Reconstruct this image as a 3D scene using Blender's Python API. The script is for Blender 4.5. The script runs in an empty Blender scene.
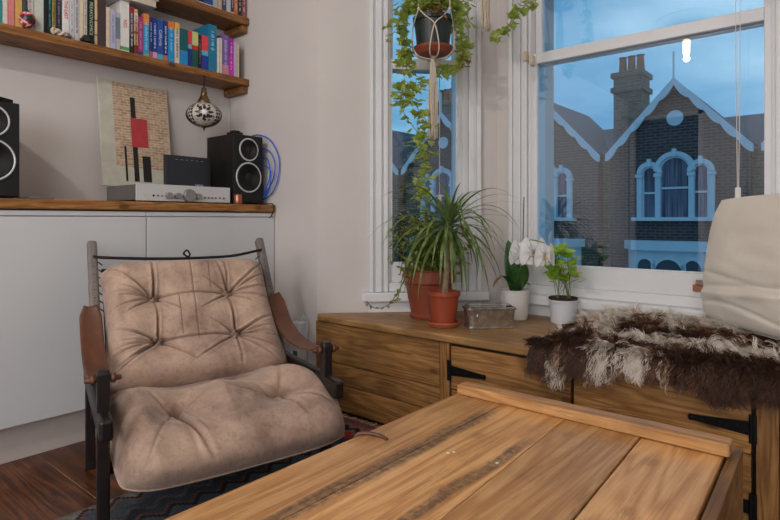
import bpy, math, random
from mathutils import Vector, Matrix, noise
random.seed(7)
SC = bpy.context.scene
COL = SC.collection
PI = math.pi

# ------------------------------------------------------------------ camera
EYE = .85; FP = 560.0; YAW = math.radians(40); HY = 220.0
cam = bpy.data.cameras.new('camera'); camo = bpy.data.objects.new('camera', cam); COL.objects.link(camo)
camo.location = (0, 0, EYE); camo.rotation_euler = (PI/2, 0, YAW)
cam.sensor_width = 36; cam.lens = FP/780*36; cam.shift_y = -(260-HY)/780; cam.clip_start = .02; cam.clip_end = 200
SC.camera = camo
FW = Vector((-math.sin(YAW), math.cos(YAW), 0)); RT = Vector((math.cos(YAW), math.sin(YAW), 0))
def at(px, py, d):                       # a measured point: picture position and distance -> metres
    return FW*d + RT*((px-390)/FP*d) + Vector((0, 0, EYE + (HY-py)*d/FP))
def aty(px, py, y):
    k = (px-390)/FP; return at(px, py, y/(FW.y + RT.y*k))
def atx(px, py, x):
    k = (px-390)/FP; return at(px, py, x/(FW.x + RT.x*k))

# ------------------------------------------------------------------ colour management, world, lights
SC.view_settings.view_transform = 'Standard'; SC.view_settings.look = 'None'
SC.view_settings.gamma = 1; SC.view_settings.use_curve_mapping = False
SC.view_settings.exposure = 0.08
SC.cycles.use_denoising = True
SC.cycles.max_bounces = 8; SC.cycles.transparent_max_bounces = 16
SC.cycles.sample_clamp_indirect = 4.0

world = bpy.data.worlds.new('dusk sky'); SC.world = world; world.use_nodes = True
wn = world.node_tree.nodes; wl = world.node_tree.links; wn.clear()
def N(nodes, t, **kw):
    n = nodes.new(t)
    for k, v in kw.items(): setattr(n, k, v)
    return n
w_out = N(wn, 'ShaderNodeOutputWorld'); w_bg = N(wn, 'ShaderNodeBackground'); w_bg.inputs['Strength'].default_value = 1.5
w_tc = N(wn, 'ShaderNodeTexCoord'); w_map = N(wn, 'ShaderNodeMapping'); w_map.inputs['Scale'].default_value = (1, 1, 2.6)
w_no = N(wn, 'ShaderNodeTexNoise'); w_no.inputs['Scale'].default_value = 3.2; w_no.inputs['Detail'].default_value = 6
w_ramp = N(wn, 'ShaderNodeValToRGB'); e = w_ramp.color_ramp.elements
e[0].position = .36; e[0].color = (.045, .20, .38, 1); e[1].position = .66; e[1].color = (.20, .40, .55, 1)
wl.new(w_tc.outputs['Generated'], w_map.inputs['Vector']); wl.new(w_map.outputs[0], w_no.inputs['Vector'])
wl.new(w_no.outputs['Fac'], w_ramp.inputs[0]); wl.new(w_ramp.outputs[0], w_bg.inputs[0]); wl.new(w_bg.outputs[0], w_out.inputs[0])

def lamp(name, kind, loc, energy, color, size=None, rot=None, size_y=None):
    l = bpy.data.lights.new(name, kind); o = bpy.data.objects.new(name, l); COL.objects.link(o)
    l.energy = energy; l.color = color; o.location = loc
    if rot: o.rotation_euler = rot
    if kind == 'AREA':
        l.shape = 'RECTANGLE'; l.size = size; l.size_y = size_y or size
    elif size: l.shadow_soft_size = size
    return o
# fill added at unseen back and side windows, and the ceiling pendant
lamp('added_back_fill', 'AREA', (.2, -3.70, 1.6), 48, (1.0, .985, .985), 2.2, (-PI/2, 0, PI), 1.5)
lamp('added_side_fill', 'AREA', (2.12, -2.7, 1.6), 50, (.98, .99, 1.0), 1.8, (0, PI/2, 0), 1.7)
lamp('pendant_light', 'POINT', (-1.14, -.5, 2.235), 34, (1.0, .95, .90), .022)
lamp('second_pendant_light', 'POINT', (-.35, -2.6, 2.1), 24, (1.0, .92, .84), .022)

# ------------------------------------------------------------------ materials
def srgb(r, g, b):
    f = lambda c: (c/255)/12.92 if c/255 <= .04045 else (((c/255)+.055)/1.055)**2.4
    return (f(r), f(g), f(b), 1)
def newmat(name):
    m = bpy.data.materials.new(name); m.use_nodes = True
    nt = m.node_tree; nt.nodes.clear()
    out = N(nt.nodes, 'ShaderNodeOutputMaterial'); p = N(nt.nodes, 'ShaderNodeBsdfPrincipled')
    nt.links.new(p.outputs[0], out.inputs[0])
    return m, nt.nodes, nt.links, p
def mixc(nodes, links, fac, a, b, mode='MIX'):
    m = N(nodes, 'ShaderNodeMix', data_type='RGBA', blend_type=mode)
    for s, v in ((m.inputs[0], fac), (m.inputs[6], a), (m.inputs[7], b)):
        if isinstance(v, (int, float, tuple)): s.default_value = v
        else: links.new(v, s)
    return m.outputs[2]
def ramp(nodes, links, src, stops, interp='LINEAR'):
    r = N(nodes, 'ShaderNodeValToRGB'); r.color_ramp.interpolation = interp
    el = r.color_ramp.elements
    while len(el) < len(stops): el.new(.5)
    for q, (p_, c) in zip(el, stops):
        q.position = p_; q.color = c if len(c) == 4 else (*c, 1)
    links.new(src, r.inputs[0]); return r.outputs[0]
def g(v): return (v, v, v, 1)
def noise_n(nodes, links, vec, scale, detail=3, rough=.55, dist=0):
    n = N(nodes, 'ShaderNodeTexNoise'); n.inputs['Scale'].default_value = scale; n.inputs['Detail'].default_value = detail
    n.inputs['Roughness'].default_value = rough; n.inputs['Distortion'].default_value = dist
    links.new(vec, n.inputs['Vector']); return n.outputs['Fac']
def bump(nodes, links, p, h, strength, dist=.004):
    b = N(nodes, 'ShaderNodeBump'); b.inputs['Strength'].default_value = strength; b.inputs['Distance'].default_value = dist
    links.new(h, b.inputs['Height']); links.new(b.outputs[0], p.inputs['Normal'])
def plain(name, c, rough=.6, metal=0, var=.12, scale=20, bmp=0.0, spec=.5, bscale=None, sheen=0):
    m, n, l, p = newmat(name)
    tc = N(n, 'ShaderNodeTexCoord'); f = noise_n(n, l, tc.outputs['Object'], scale, 4)
    dk = tuple(x*(1-var) for x in c[:3])+(1,); lt = tuple(min(1, x*(1+var)) for x in c[:3])+(1,)
    l.new(ramp(n, l, f, [(.3, dk), (.7, lt)]), p.inputs['Base Color'])
    p.inputs['Roughness'].default_value = rough; p.inputs['Metallic'].default_value = metal
    p.inputs['Specular IOR Level'].default_value = spec
    if sheen: p.inputs['Sheen Weight'].default_value = sheen
    if bmp: bump(n, l, p, noise_n(n, l, tc.outputs['Object'], bscale or scale*4, 5), bmp)
    return m
def wood(name, dark, mid, light, axis=0, cross=16, rough=.5, knots=.8, stain=None, bmp=.25, grime=.35, spec=.4, pid=True):
    m, n, l, p = newmat(name)
    tc = N(n, 'ShaderNodeTexCoord'); vec = tc.outputs['Object']
    at_ = N(n, 'ShaderNodeAttribute', attribute_name='pid')
    off = N(n, 'ShaderNodeVectorMath', operation='SCALE'); off.inputs[0].default_value = (3.71, 5.13, 2.37)
    l.new(at_.outputs['Fac'], off.inputs['Scale'])
    ad = N(n, 'ShaderNodeVectorMath', operation='ADD'); l.new(vec, ad.inputs[0]); l.new(off.outputs[0], ad.inputs[1])
    mp = N(n, 'ShaderNodeMapping'); s = [cross]*3; s[axis] = cross*.085; mp.inputs['Scale'].default_value = s
    l.new(ad.outputs[0], mp.inputs['Vector'])
    n1 = noise_n(n, l, mp.outputs[0], 1.0, 3, .5, .4)
    # ring pattern: sine of a warped coordinate
    wv = N(n, 'ShaderNodeMath', operation='MULTIPLY'); l.new(n1, wv.inputs[0]); wv.inputs[1].default_value = 60
    sn = N(n, 'ShaderNodeMath', operation='SINE'); l.new(wv.outputs[0], sn.inputs[0])
    mr = N(n, 'ShaderNodeMapRange'); mr.inputs['From Min'].default_value = -1; l.new(sn.outputs[0], mr.inputs['Value'])
    mf = N(n, 'ShaderNodeMapping'); sf = [cross*15]*3; sf[axis] = cross*.35; mf.inputs['Scale'].default_value = sf; l.new(ad.outputs[0], mf.inputs['Vector'])
    fine = noise_n(n, l, mf.outputs[0], 1, 6, .72)
    mx = N(n, 'ShaderNodeMath', operation='MULTIPLY_ADD'); l.new(mr.outputs[0], mx.inputs[0]); mx.inputs[1].default_value = .26
    ml = N(n, 'ShaderNodeMath', operation='MULTIPLY'); l.new(fine, ml.inputs[0]); ml.inputs[1].default_value = .78
    l.new(ml.outputs[0], mx.inputs[2])
    col = ramp(n, l, mx.outputs[0], [(.22, dark), (.5, mid), (.74, light)])
    # broad tone change and grime
    br = noise_n(n, l, ad.outputs[0], 4.5, 4, .6, .5)
    gr = ramp(n, l, br, [(.35, g(1-grime)), (.62, g(1.0))])
    col = mixc(n, l, 1.0, col, gr, 'MULTIPLY')
    pv = N(n, 'ShaderNodeMath', operation='SINE'); pm = N(n, 'ShaderNodeMath', operation='MULTIPLY'); pm.inputs[1].default_value = 12.7
    l.new(at_.outputs['Fac'], pm.inputs[0]); l.new(pm.outputs[0], pv.inputs[0])
    pr = N(n, 'ShaderNodeMapRange'); pr.inputs['From Min'].default_value = -1; pr.inputs['To Min'].default_value = .82; pr.inputs['To Max'].default_value = 1.06
    l.new(pv.outputs[0], pr.inputs['Value'])
    col = mixc(n, l, 1.0, col, pr.outputs[0], 'MULTIPLY')
    mc = N(n, 'ShaderNodeMapping'); cs_ = [cross*2.2]*3; cs_[axis] = cross*.10; mc.inputs['Scale'].default_value = cs_; l.new(ad.outputs[0], mc.inputs['Vector'])
    cr = noise_n(n, l, mc.outputs[0], 1, 6, .65, .6)
    col = mixc(n, l, ramp(n, l, cr, [(.487, g(0)), (.50, g(.42)), (.513, g(0))]), col, tuple(x*.5 for x in dark[:3])+(1,))
    bl_ = noise_n(n, l, ad.outputs[0], 7.5, 6, .7, .3)
    col = mixc(n, l, ramp(n, l, bl_, [(.62, g(0)), (.76, g(.45))]), col, tuple(x*.7 for x in dark[:3])+(1,))
    # knots
    sk3 = N(n, 'ShaderNodeSeparateXYZ'); l.new(ad.outputs[0], sk3.inputs[0]); o2_ = [k for k in range(3) if k != axis]
    sm3 = N(n, 'ShaderNodeMath', operation='ADD'); l.new(sk3.outputs[o2_[0]], sm3.inputs[0]); l.new(sk3.outputs[o2_[1]], sm3.inputs[1])
    cb3 = N(n, 'ShaderNodeCombineXYZ'); l.new(sk3.outputs[axis], cb3.inputs[0]); l.new(sm3.outputs[0], cb3.inputs[1])
    mk = N(n, 'ShaderNodeMapping'); mk.inputs['Scale'].default_value = (4.6, 9.0, 1); l.new(cb3.outputs[0], mk.inputs['Vector'])
    vo = N(n, 'ShaderNodeTexVoronoi'); vo.voronoi_dimensions = '2D'; vo.inputs['Scale'].default_value = 1.0; dk_ = N(n, 'ShaderNodeVectorMath', operation='ADD'); l.new(mk.outputs[0], dk_.inputs[0]); nk_ = N(n, 'ShaderNodeTexNoise'); nk_.inputs['Scale'].default_value = 9; l.new(vec, nk_.inputs['Vector']); sk_ = N(n, 'ShaderNodeVectorMath', operation='SCALE'); sk_.inputs['Scale'].default_value = .10; l.new(nk_.outputs['Color'], sk_.inputs[0]); l.new(sk_.outputs[0], dk_.inputs[1]); l.new(dk_.outputs[0], vo.inputs['Vector'])
    kf = ramp(n, l, vo.outputs['Distance'], [(.05, g(knots)), (.085, g(knots*.75)), (.10, g(knots*.3)), (.20, g(0))])
    kc_ = N(n, 'ShaderNodeSeparateColor'); l.new(vo.outputs['Color'], kc_.inputs[0])
    ksel = ramp(n, l, kc_.outputs[0], [(.0, g(0)), (.58, g(1))], 'CONSTANT')
    kf = mixc(n, l, 1.0, kf, ksel, 'MULTIPLY')
    col = mixc(n, l, kf, col, tuple(x*.55 for x in dark[:3])+(1,))
    if stain:                                            # list of (axis0 centre, halfwidth, strength, [lo, hi along axis 1])
        sx = N(n, 'ShaderNodeSeparateXYZ'); l.new(vec, sx.inputs[0])
        sn2 = noise_n(n, l, vec, 70, 8, .75); sn3 = noise_n(n, l, vec, 9, 3, .6)
        for (c0, hw, st, lo, hi) in stain:
            wob = N(n, 'ShaderNodeMath', operation='MULTIPLY_ADD'); l.new(sn3, wob.inputs[0]); wob.inputs[1].default_value = .03; l.new(sx.outputs[0], wob.inputs[2])
            sub = N(n, 'ShaderNodeMath', operation='SUBTRACT'); l.new(wob.outputs[0], sub.inputs[0]); sub.inputs[1].default_value = c0+.015
            ab = N(n, 'ShaderNodeMath', operation='ABSOLUTE'); l.new(sub.outputs[0], ab.inputs[0])
            mm = N(n, 'ShaderNodeMapRange'); mm.inputs['From Min'].default_value = hw; mm.inputs['From Max'].default_value = hw*.55
            l.new(ab.outputs[0], mm.inputs['Value'])
            ly = N(n, 'ShaderNodeMapRange'); ly.inputs['From Min'].default_value = lo; ly.inputs['From Max'].default_value = lo+.12; l.new(sx.outputs[1], ly.inputs['Value'])
            hy = N(n, 'ShaderNodeMapRange'); hy.inputs['From Min'].default_value = hi; hy.inputs['From Max'].default_value = hi-.08; l.new(sx.outputs[1], hy.inputs['Value'])
            a1 = N(n, 'ShaderNodeMath', operation='MULTIPLY'); l.new(mm.outputs[0], a1.inputs[0]); l.new(ly.outputs[0], a1.inputs[1])
            a2 = N(n, 'ShaderNodeMath', operation='MULTIPLY'); l.new(a1.outputs[0], a2.inputs[0]); l.new(hy.outputs[0], a2.inputs[1])
            sp = ramp(n, l, sn2, [(.36, g(.35*st)), (.60, g(st))])
            a3 = N(n, 'ShaderNodeMath', operation='MULTIPLY'); l.new(a2.outputs[0], a3.inputs[0]); l.new(sp, a3.inputs[1])
            col = mixc(n, l, a3.outputs[0], col, srgb(74, 56, 48))
    l.new(col, p.inputs['Base Color'])
    p.inputs['Roughness'].default_value = rough; p.inputs['Specular IOR Level'].default_value = spec
    if bmp: bump(n, l, p, mx.outputs[0], bmp, .002)
    return m
def brick(name, c1, c2, mortar, sx=1.0, rough=.9, axis='YZ', bw=.225, bh=.075):
    m, n, l, p = newmat(name)
    tc = N(n, 'ShaderNodeTexCoord'); sp = N(n, 'ShaderNodeSeparateXYZ'); l.new(tc.outputs['Object'], sp.inputs[0])
    cb = N(n, 'ShaderNodeCombineXYZ'); l.new(sp.outputs[{'X': 0, 'Y': 1}[axis[0]]], cb.inputs[0]); l.new(sp.outputs[2], cb.inputs[1])
    b = N(n, 'ShaderNodeTexBrick'); b.inputs['Scale'].default_value = sx; b.inputs['Brick Width'].default_value = bw; b.inputs['Row Height'].default_value = bh
    b.inputs['Mortar Size'].default_value = bh*.13; b.inputs['Color1'].default_value = c1; b.inputs['Color2'].default_value = c2; b.inputs['Mortar'].default_value = mortar
    l.new(cb.outputs[0], b.inputs['Vector'])
    f = noise_n(n, l, tc.outputs['Object'], 9/bw*.225, 4)
    l.new(mixc(n, l, 1.0, b.outputs['Color'], ramp(n, l, f, [(.3, g(.75)), (.7, g(1.15))]), 'MULTIPLY'), p.inputs['Base Color'])
    p.inputs['Roughness'].default_value = rough
    return m
def glassm(name, tint, refl=1.0, ior=1.6):
    m = bpy.data.materials.new(name); m.use_nodes = True; n = m.node_tree.nodes; l = m.node_tree.links; n.clear()
    o = N(n, 'ShaderNodeOutputMaterial'); mx = N(n, 'ShaderNodeMixShader'); t = N(n, 'ShaderNodeBsdfTransparent'); gl = N(n, 'ShaderNodeBsdfGlossy')
    fr = N(n, 'ShaderNodeFresnel'); fr.inputs['IOR'].default_value = ior
    t.inputs[0].default_value = tint; gl.inputs['Roughness'].default_value = .0; gl.inputs[0].default_value = (refl, refl, refl, 1)
    # hand-wiped streaks
    l.new(fr.outputs[0], mx.inputs[0]); l.new(t.outputs[0], mx.inputs[1]); l.new(gl.outputs[0], mx.inputs[2]); l.new(mx.outputs[0], o.inputs[0])
    return m
def emit(name, c, s):
    m, n, l, p = newmat(name)
    p.inputs['Base Color'].default_value = c; p.inputs['Emission Color'].default_value = c; p.inputs['Emission Strength'].default_value = s
    return m
def leafm(name, c1, c2, trans=.25, scale=30):
    m, n, l, p = newmat(name)
    tc = N(n, 'ShaderNodeTexCoord'); f = noise_n(n, l, tc.outputs['Object'], scale, 2)
    l.new(ramp(n, l, f, [(.35, c1), (.65, c2)]), p.inputs['Base Color'])
    p.inputs['Roughness'].default_value = .42
    out = [x for x in n if x.type == 'OUTPUT_MATERIAL'][0]
    tr = N(n, 'ShaderNodeBsdfTranslucent'); tr.inputs[0].default_value = c2
    mx = N(n, 'ShaderNodeMixShader'); mx.inputs[0].default_value = trans
    l.new(p.outputs[0], mx.inputs[1]); l.new(tr.outputs[0], mx.inputs[2]); l.new(mx.outputs[0], out.inputs[0])
    return m

M = {}
M['wall'] = plain('wall_paint', srgb(206, 199, 196), .85, var=.025, scale=3, bmp=.05, bscale=160)
M['ceiling'] = plain('ceiling_paint', srgb(228, 224, 220), .9, var=.02)
M['white'] = plain('white_gloss_trim', srgb(220, 221, 223), .35, var=.03, scale=6)
M['cab'] = plain('cabinet_white', srgb(206, 208, 210), .28, var=.015, scale=4)
M['plinth'] = plain('plinth_white', srgb(190, 180, 175), .5, var=.03)
M['floor'] = wood('floor_boards', srgb(50, 23, 10), srgb(92, 48, 20), srgb(128, 74, 34), 0, 10, .30, .7, grime=.5)
M['shelf'] = wood('shelf_wood', srgb(96, 60, 28), srgb(148, 98, 52), srgb(176, 124, 68), 1, 18, .5, .9, grime=.35)
M['worktop'] = wood('worktop_wood', srgb(120, 74, 34), srgb(176, 120, 62), srgb(205, 150, 88), 1, 20, .45, .9, grime=.35)
M['bench'] = wood('bench_wood', srgb(112, 74, 38), srgb(164, 117, 66), srgb(190, 143, 88), 0, 15, .5, .8, grime=.32)
M['benchtop'] = wood('bench_top_wood', srgb(132, 94, 56), srgb(180, 136, 86), srgb(204, 162, 110), 0, 12, .45, .7, grime=.22)
M['benchv'] = wood('bench_post_wood', srgb(100, 66, 34), srgb(150, 105, 58), srgb(178, 132, 80), 2, 18, .5, .8, grime=.3)
M['table'] = wood('table_wood', srgb(172, 116, 66), srgb(212, 156, 98), srgb(228, 180, 122), 1, 11, .40, .42, grime=.16,
                  stain=[(-.178, .026, .85, -.75, .54), (-.030, .016, .85, -.2, .42), (.155, .006, .5, -.5, .3)])
M['tablex'] = wood('table_batten_wood', srgb(150, 98, 54), srgb(196, 144, 90), srgb(214, 166, 110), 0, 14, .45, .8, grime=.28)
M['tableside'] = wood('table_side_wood', srgb(110, 74, 40), srgb(150, 106, 62), srgb(176, 130, 82), 1, 14, .5, .8, grime=.3)
M['darkwood'] = plain('dark_stained_wood', srgb(25, 18, 17), .42, var=.35, scale=14, bmp=.1)
M['greywood'] = plain('worn_grey_wood', srgb(112, 104, 100), .4, var=.12, scale=30, bmp=.1)
M['leather'] = plain('saddle_leather', srgb(98, 60, 42), .42, var=.18, scale=18, bmp=.15, bscale=200)
M['blackfab'] = plain('black_canvas', srgb(26, 23, 22), .9, var=.1)
M['black'] = plain('black_satin', srgb(18, 18, 19), .35, var=.1)
M['blackmatt'] = plain('black_matt', srgb(13, 13, 14), .7, var=.1)
M['iron'] = plain('black_iron', srgb(22, 22, 23), .45, .6, var=.2, scale=60, bmp=.3)
M['silver'] = plain('brushed_aluminium', srgb(206, 206, 206), .4, .15, var=.04, scale=10)
M['silvergrey'] = plain('grey_metal_case', srgb(128, 125, 124), .4, .5, var=.05)
M['chrome'] = plain('chrome', srgb(200, 200, 200), .15, 1.0, var=.03)
M['tin'] = plain('tinned_metal', srgb(176, 168, 156), .22, .8, var=.38, scale=34)
M['brass'] = plain('aged_brass', srgb(128, 106, 74), .35, .9, var=.25, scale=40)
M['copper'] = plain('copper', srgb(176, 116, 92), .3, .8, var=.1)
M['router'] = plain('router_black', srgb(38, 41, 48), .4, var=.08)
M['ring'] = plain('speaker_ring', srgb(205, 203, 205), .35, .2, var=.02)
M['blue'] = plain('blue_cable', srgb(20, 104, 214), .4, var=.05)
M['wcable'] = plain('white_cable', srgb(214, 212, 208), .5, var=.03)
M['rope'] = plain('cotton_rope', srgb(214, 200, 180), .9, var=.1, scale=120, bmp=.5)
M['terra'] = plain('terracotta_plastic', srgb(152, 66, 38), .5, var=.08, scale=12)
M['terra2'] = plain('terracotta_saucer', srgb(172, 94, 60), .6, var=.08, scale=12)
M['terrabig'] = plain('terracotta_big', srgb(130, 62, 42), .5, var=.10, scale=12)
M['darkpot'] = plain('dark_green_pot', srgb(22, 38, 38), .45, var=.1)
M['soil'] = plain('soil', srgb(46, 32, 24), .95, var=.4, scale=60, bmp=.8)
M['bark'] = plain('pale_bark', srgb(140, 120, 96), .85, var=.35, scale=50, bmp=.7)
M['ceramic'] = plain('white_ceramic', srgb(218, 213, 210), .35, var=.02)
M['cerblue'] = plain('bluish_white_ceramic', srgb(206, 209, 214), .3, var=.02)
M['petal'] = leafm('white_petals', srgb(244, 243, 242), srgb(252, 251, 250), .4)
M['yellow'] = plain('orchid_throat', srgb(216, 170, 60), .5)
M['ivy'] = leafm('ivy_leaves', srgb(112, 146, 50), srgb(196, 208, 112), .5, 26)
M['ivydry'] = leafm('dry_leaves', srgb(110, 74, 48), srgb(156, 118, 76), .2)
M['draco'] = leafm('dracaena_leaves', srgb(58, 84, 40), srgb(130, 154, 84), .3, 22)
M['ficus'] = leafm('small_variegated_leaves', srgb(78, 108, 40), srgb(160, 172, 92), .35, 60)
M['orchleaf'] = leafm('orchid_leaf', srgb(36, 74, 30), srgb(66, 108, 50), .15, 14)
M['herb'] = leafm('herb_leaves', srgb(126, 172, 50), srgb(190, 220, 98), .45, 40)
M['stem'] = plain('green_stem', srgb(110, 120, 62), .6)
M['stembrown'] = plain('brown_stem', srgb(92, 72, 46), .7)
M['linen'] = plain('cream_linen', srgb(226, 218, 206), .92, var=.05, scale=8, bmp=.35, bscale=260, sheen=.2)
M['pane'] = glassm('window_glass', (.93, .97, 1.0, 1), .95, 1.75)
M['tinglass'] = glassm('box_glass', (.94, .93, .9, 1), 1, 1.5)
M['pages'] = plain('book_pages', srgb(206, 196, 176), .85, var=.08, scale=90)

# suede of the chair cushions
m, n, l, p = newmat('worn_suede'); tc = N(n, 'ShaderNodeTexCoord')
f1 = noise_n(n, l, tc.outputs['Object'], 6, 5, .6, .6); f2 = noise_n(n, l, tc.outputs['Object'], 55, 5, .7, 1.0)
c = ramp(n, l, f1, [(.32, srgb(140, 112, 97)), (.5, srgb(176, 148, 130)), (.70, srgb(194, 166, 144))])
c = mixc(n, l, 1.0, c, ramp(n, l, f2, [(.30, g(.72)), (.5, g(1.0)), (.7, g(1.06))]), 'MULTIPLY')
ag = N(n, 'ShaderNodeAttribute', attribute_name='crease_shade')  # shade of creases and tufts, put into the suede colour
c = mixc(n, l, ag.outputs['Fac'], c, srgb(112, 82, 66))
l.new(c, p.inputs['Base Color']); p.inputs['Roughness'].default_value = .85; p.inputs['Sheen Weight'].default_value = .25
bump(n, l, p, f2, .25, .003); M['suede'] = m
# fur: colour follows the pelt's own patches
m, n, l, p = newmat('sheep_wool'); ag = N(n, 'ShaderNodeAttribute', attribute_name='tone')
c = ramp(n, l, ag.outputs['Fac'], [(0, srgb(50, 31, 22)), (.33, srgb(98, 62, 42)), (.55, srgb(156, 122, 94)), (.75, srgb(206, 194, 180)), (1, srgb(226, 216, 204))])
l.new(c, p.inputs['Base Color']); p.inputs['Roughness'].default_value = .6; M['fur'] = m
# kilim
m, n, l, p = newmat('kilim_rug'); tc = N(n, 'ShaderNodeTexCoord'); sp = N(n, 'ShaderNodeSeparateXYZ'); l.new(tc.outputs['Object'], sp.inputs[0])
def mth(op, a, b=None, c_=None):
    q = N(n, 'ShaderNodeMath', operation=op)
    for i, v in enumerate((a, b, c_)):
        if v is None: continue
        if isinstance(v, (int, float)): q.inputs[i].default_value = v
        else: l.new(v, q.inputs[i])
    return q.outputs[0]
zig = mth('PINGPONG', mth('MULTIPLY', sp.outputs[1], 1.0), .045)
zx = mth('ADD', sp.outputs[0], mth('MULTIPLY', mth('SNAP', zig, .009), 1.0))      # stepped edge across x
S = [(0, srgb(128, 122, 118)), (.040, srgb(30, 28, 32)), (.056, srgb(116, 70, 64)), (.068, srgb(64, 74, 84)), (.13, srgb(96, 92, 92)), (.15, srgb(54, 64, 74)),
     (.19, srgb(112, 66, 62)), (.20, srgb(34, 32, 36)), (.22, srgb(74, 88, 98)), (.30, srgb(60, 70, 84)), (.36, srgb(126, 66, 60)), (.385, srgb(48, 56, 70)), (.6, srgb(126, 118, 108)), (.64, srgb(108, 52, 50)), (.8, srgb(50, 60, 76))]
bandx = ramp(n, l, mth('MULTIPLY', zx, 1.0), S, 'CONSTANT')
zy = mth('SUBTRACT', 1.70, mth('ADD', sp.outputs[1], mth('SNAP', mth('PINGPONG', sp.outputs[0], .03), .01)))
bandy = ramp(n, l, zy, [(0, srgb(150, 84, 80)), (.03, srgb(150, 120, 112)), (.05, srgb(24, 22, 26)), (.075, srgb(150, 110, 100)), (.10, srgb(176, 60, 50)), (.14, srgb(48, 66, 84)), (.2, srgb(150, 110, 100))], 'CONSTANT')
fy = mth('LESS_THAN', zy, .2)
c = mixc(n, l, fy, bandx, bandy)
fz = noise_n(n, l, tc.outputs['Object'], 150, 3); c = mixc(n, l, 1.0, c, ramp(n, l, fz, [(.3, g(.5)), (.7, g(1.15))]), 'MULTIPLY')
l.new(c, p.inputs['Base Color']); p.inputs['Roughness'].default_value = .95; bump(n, l, p, fz, .6); M['kilim'] = m

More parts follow.
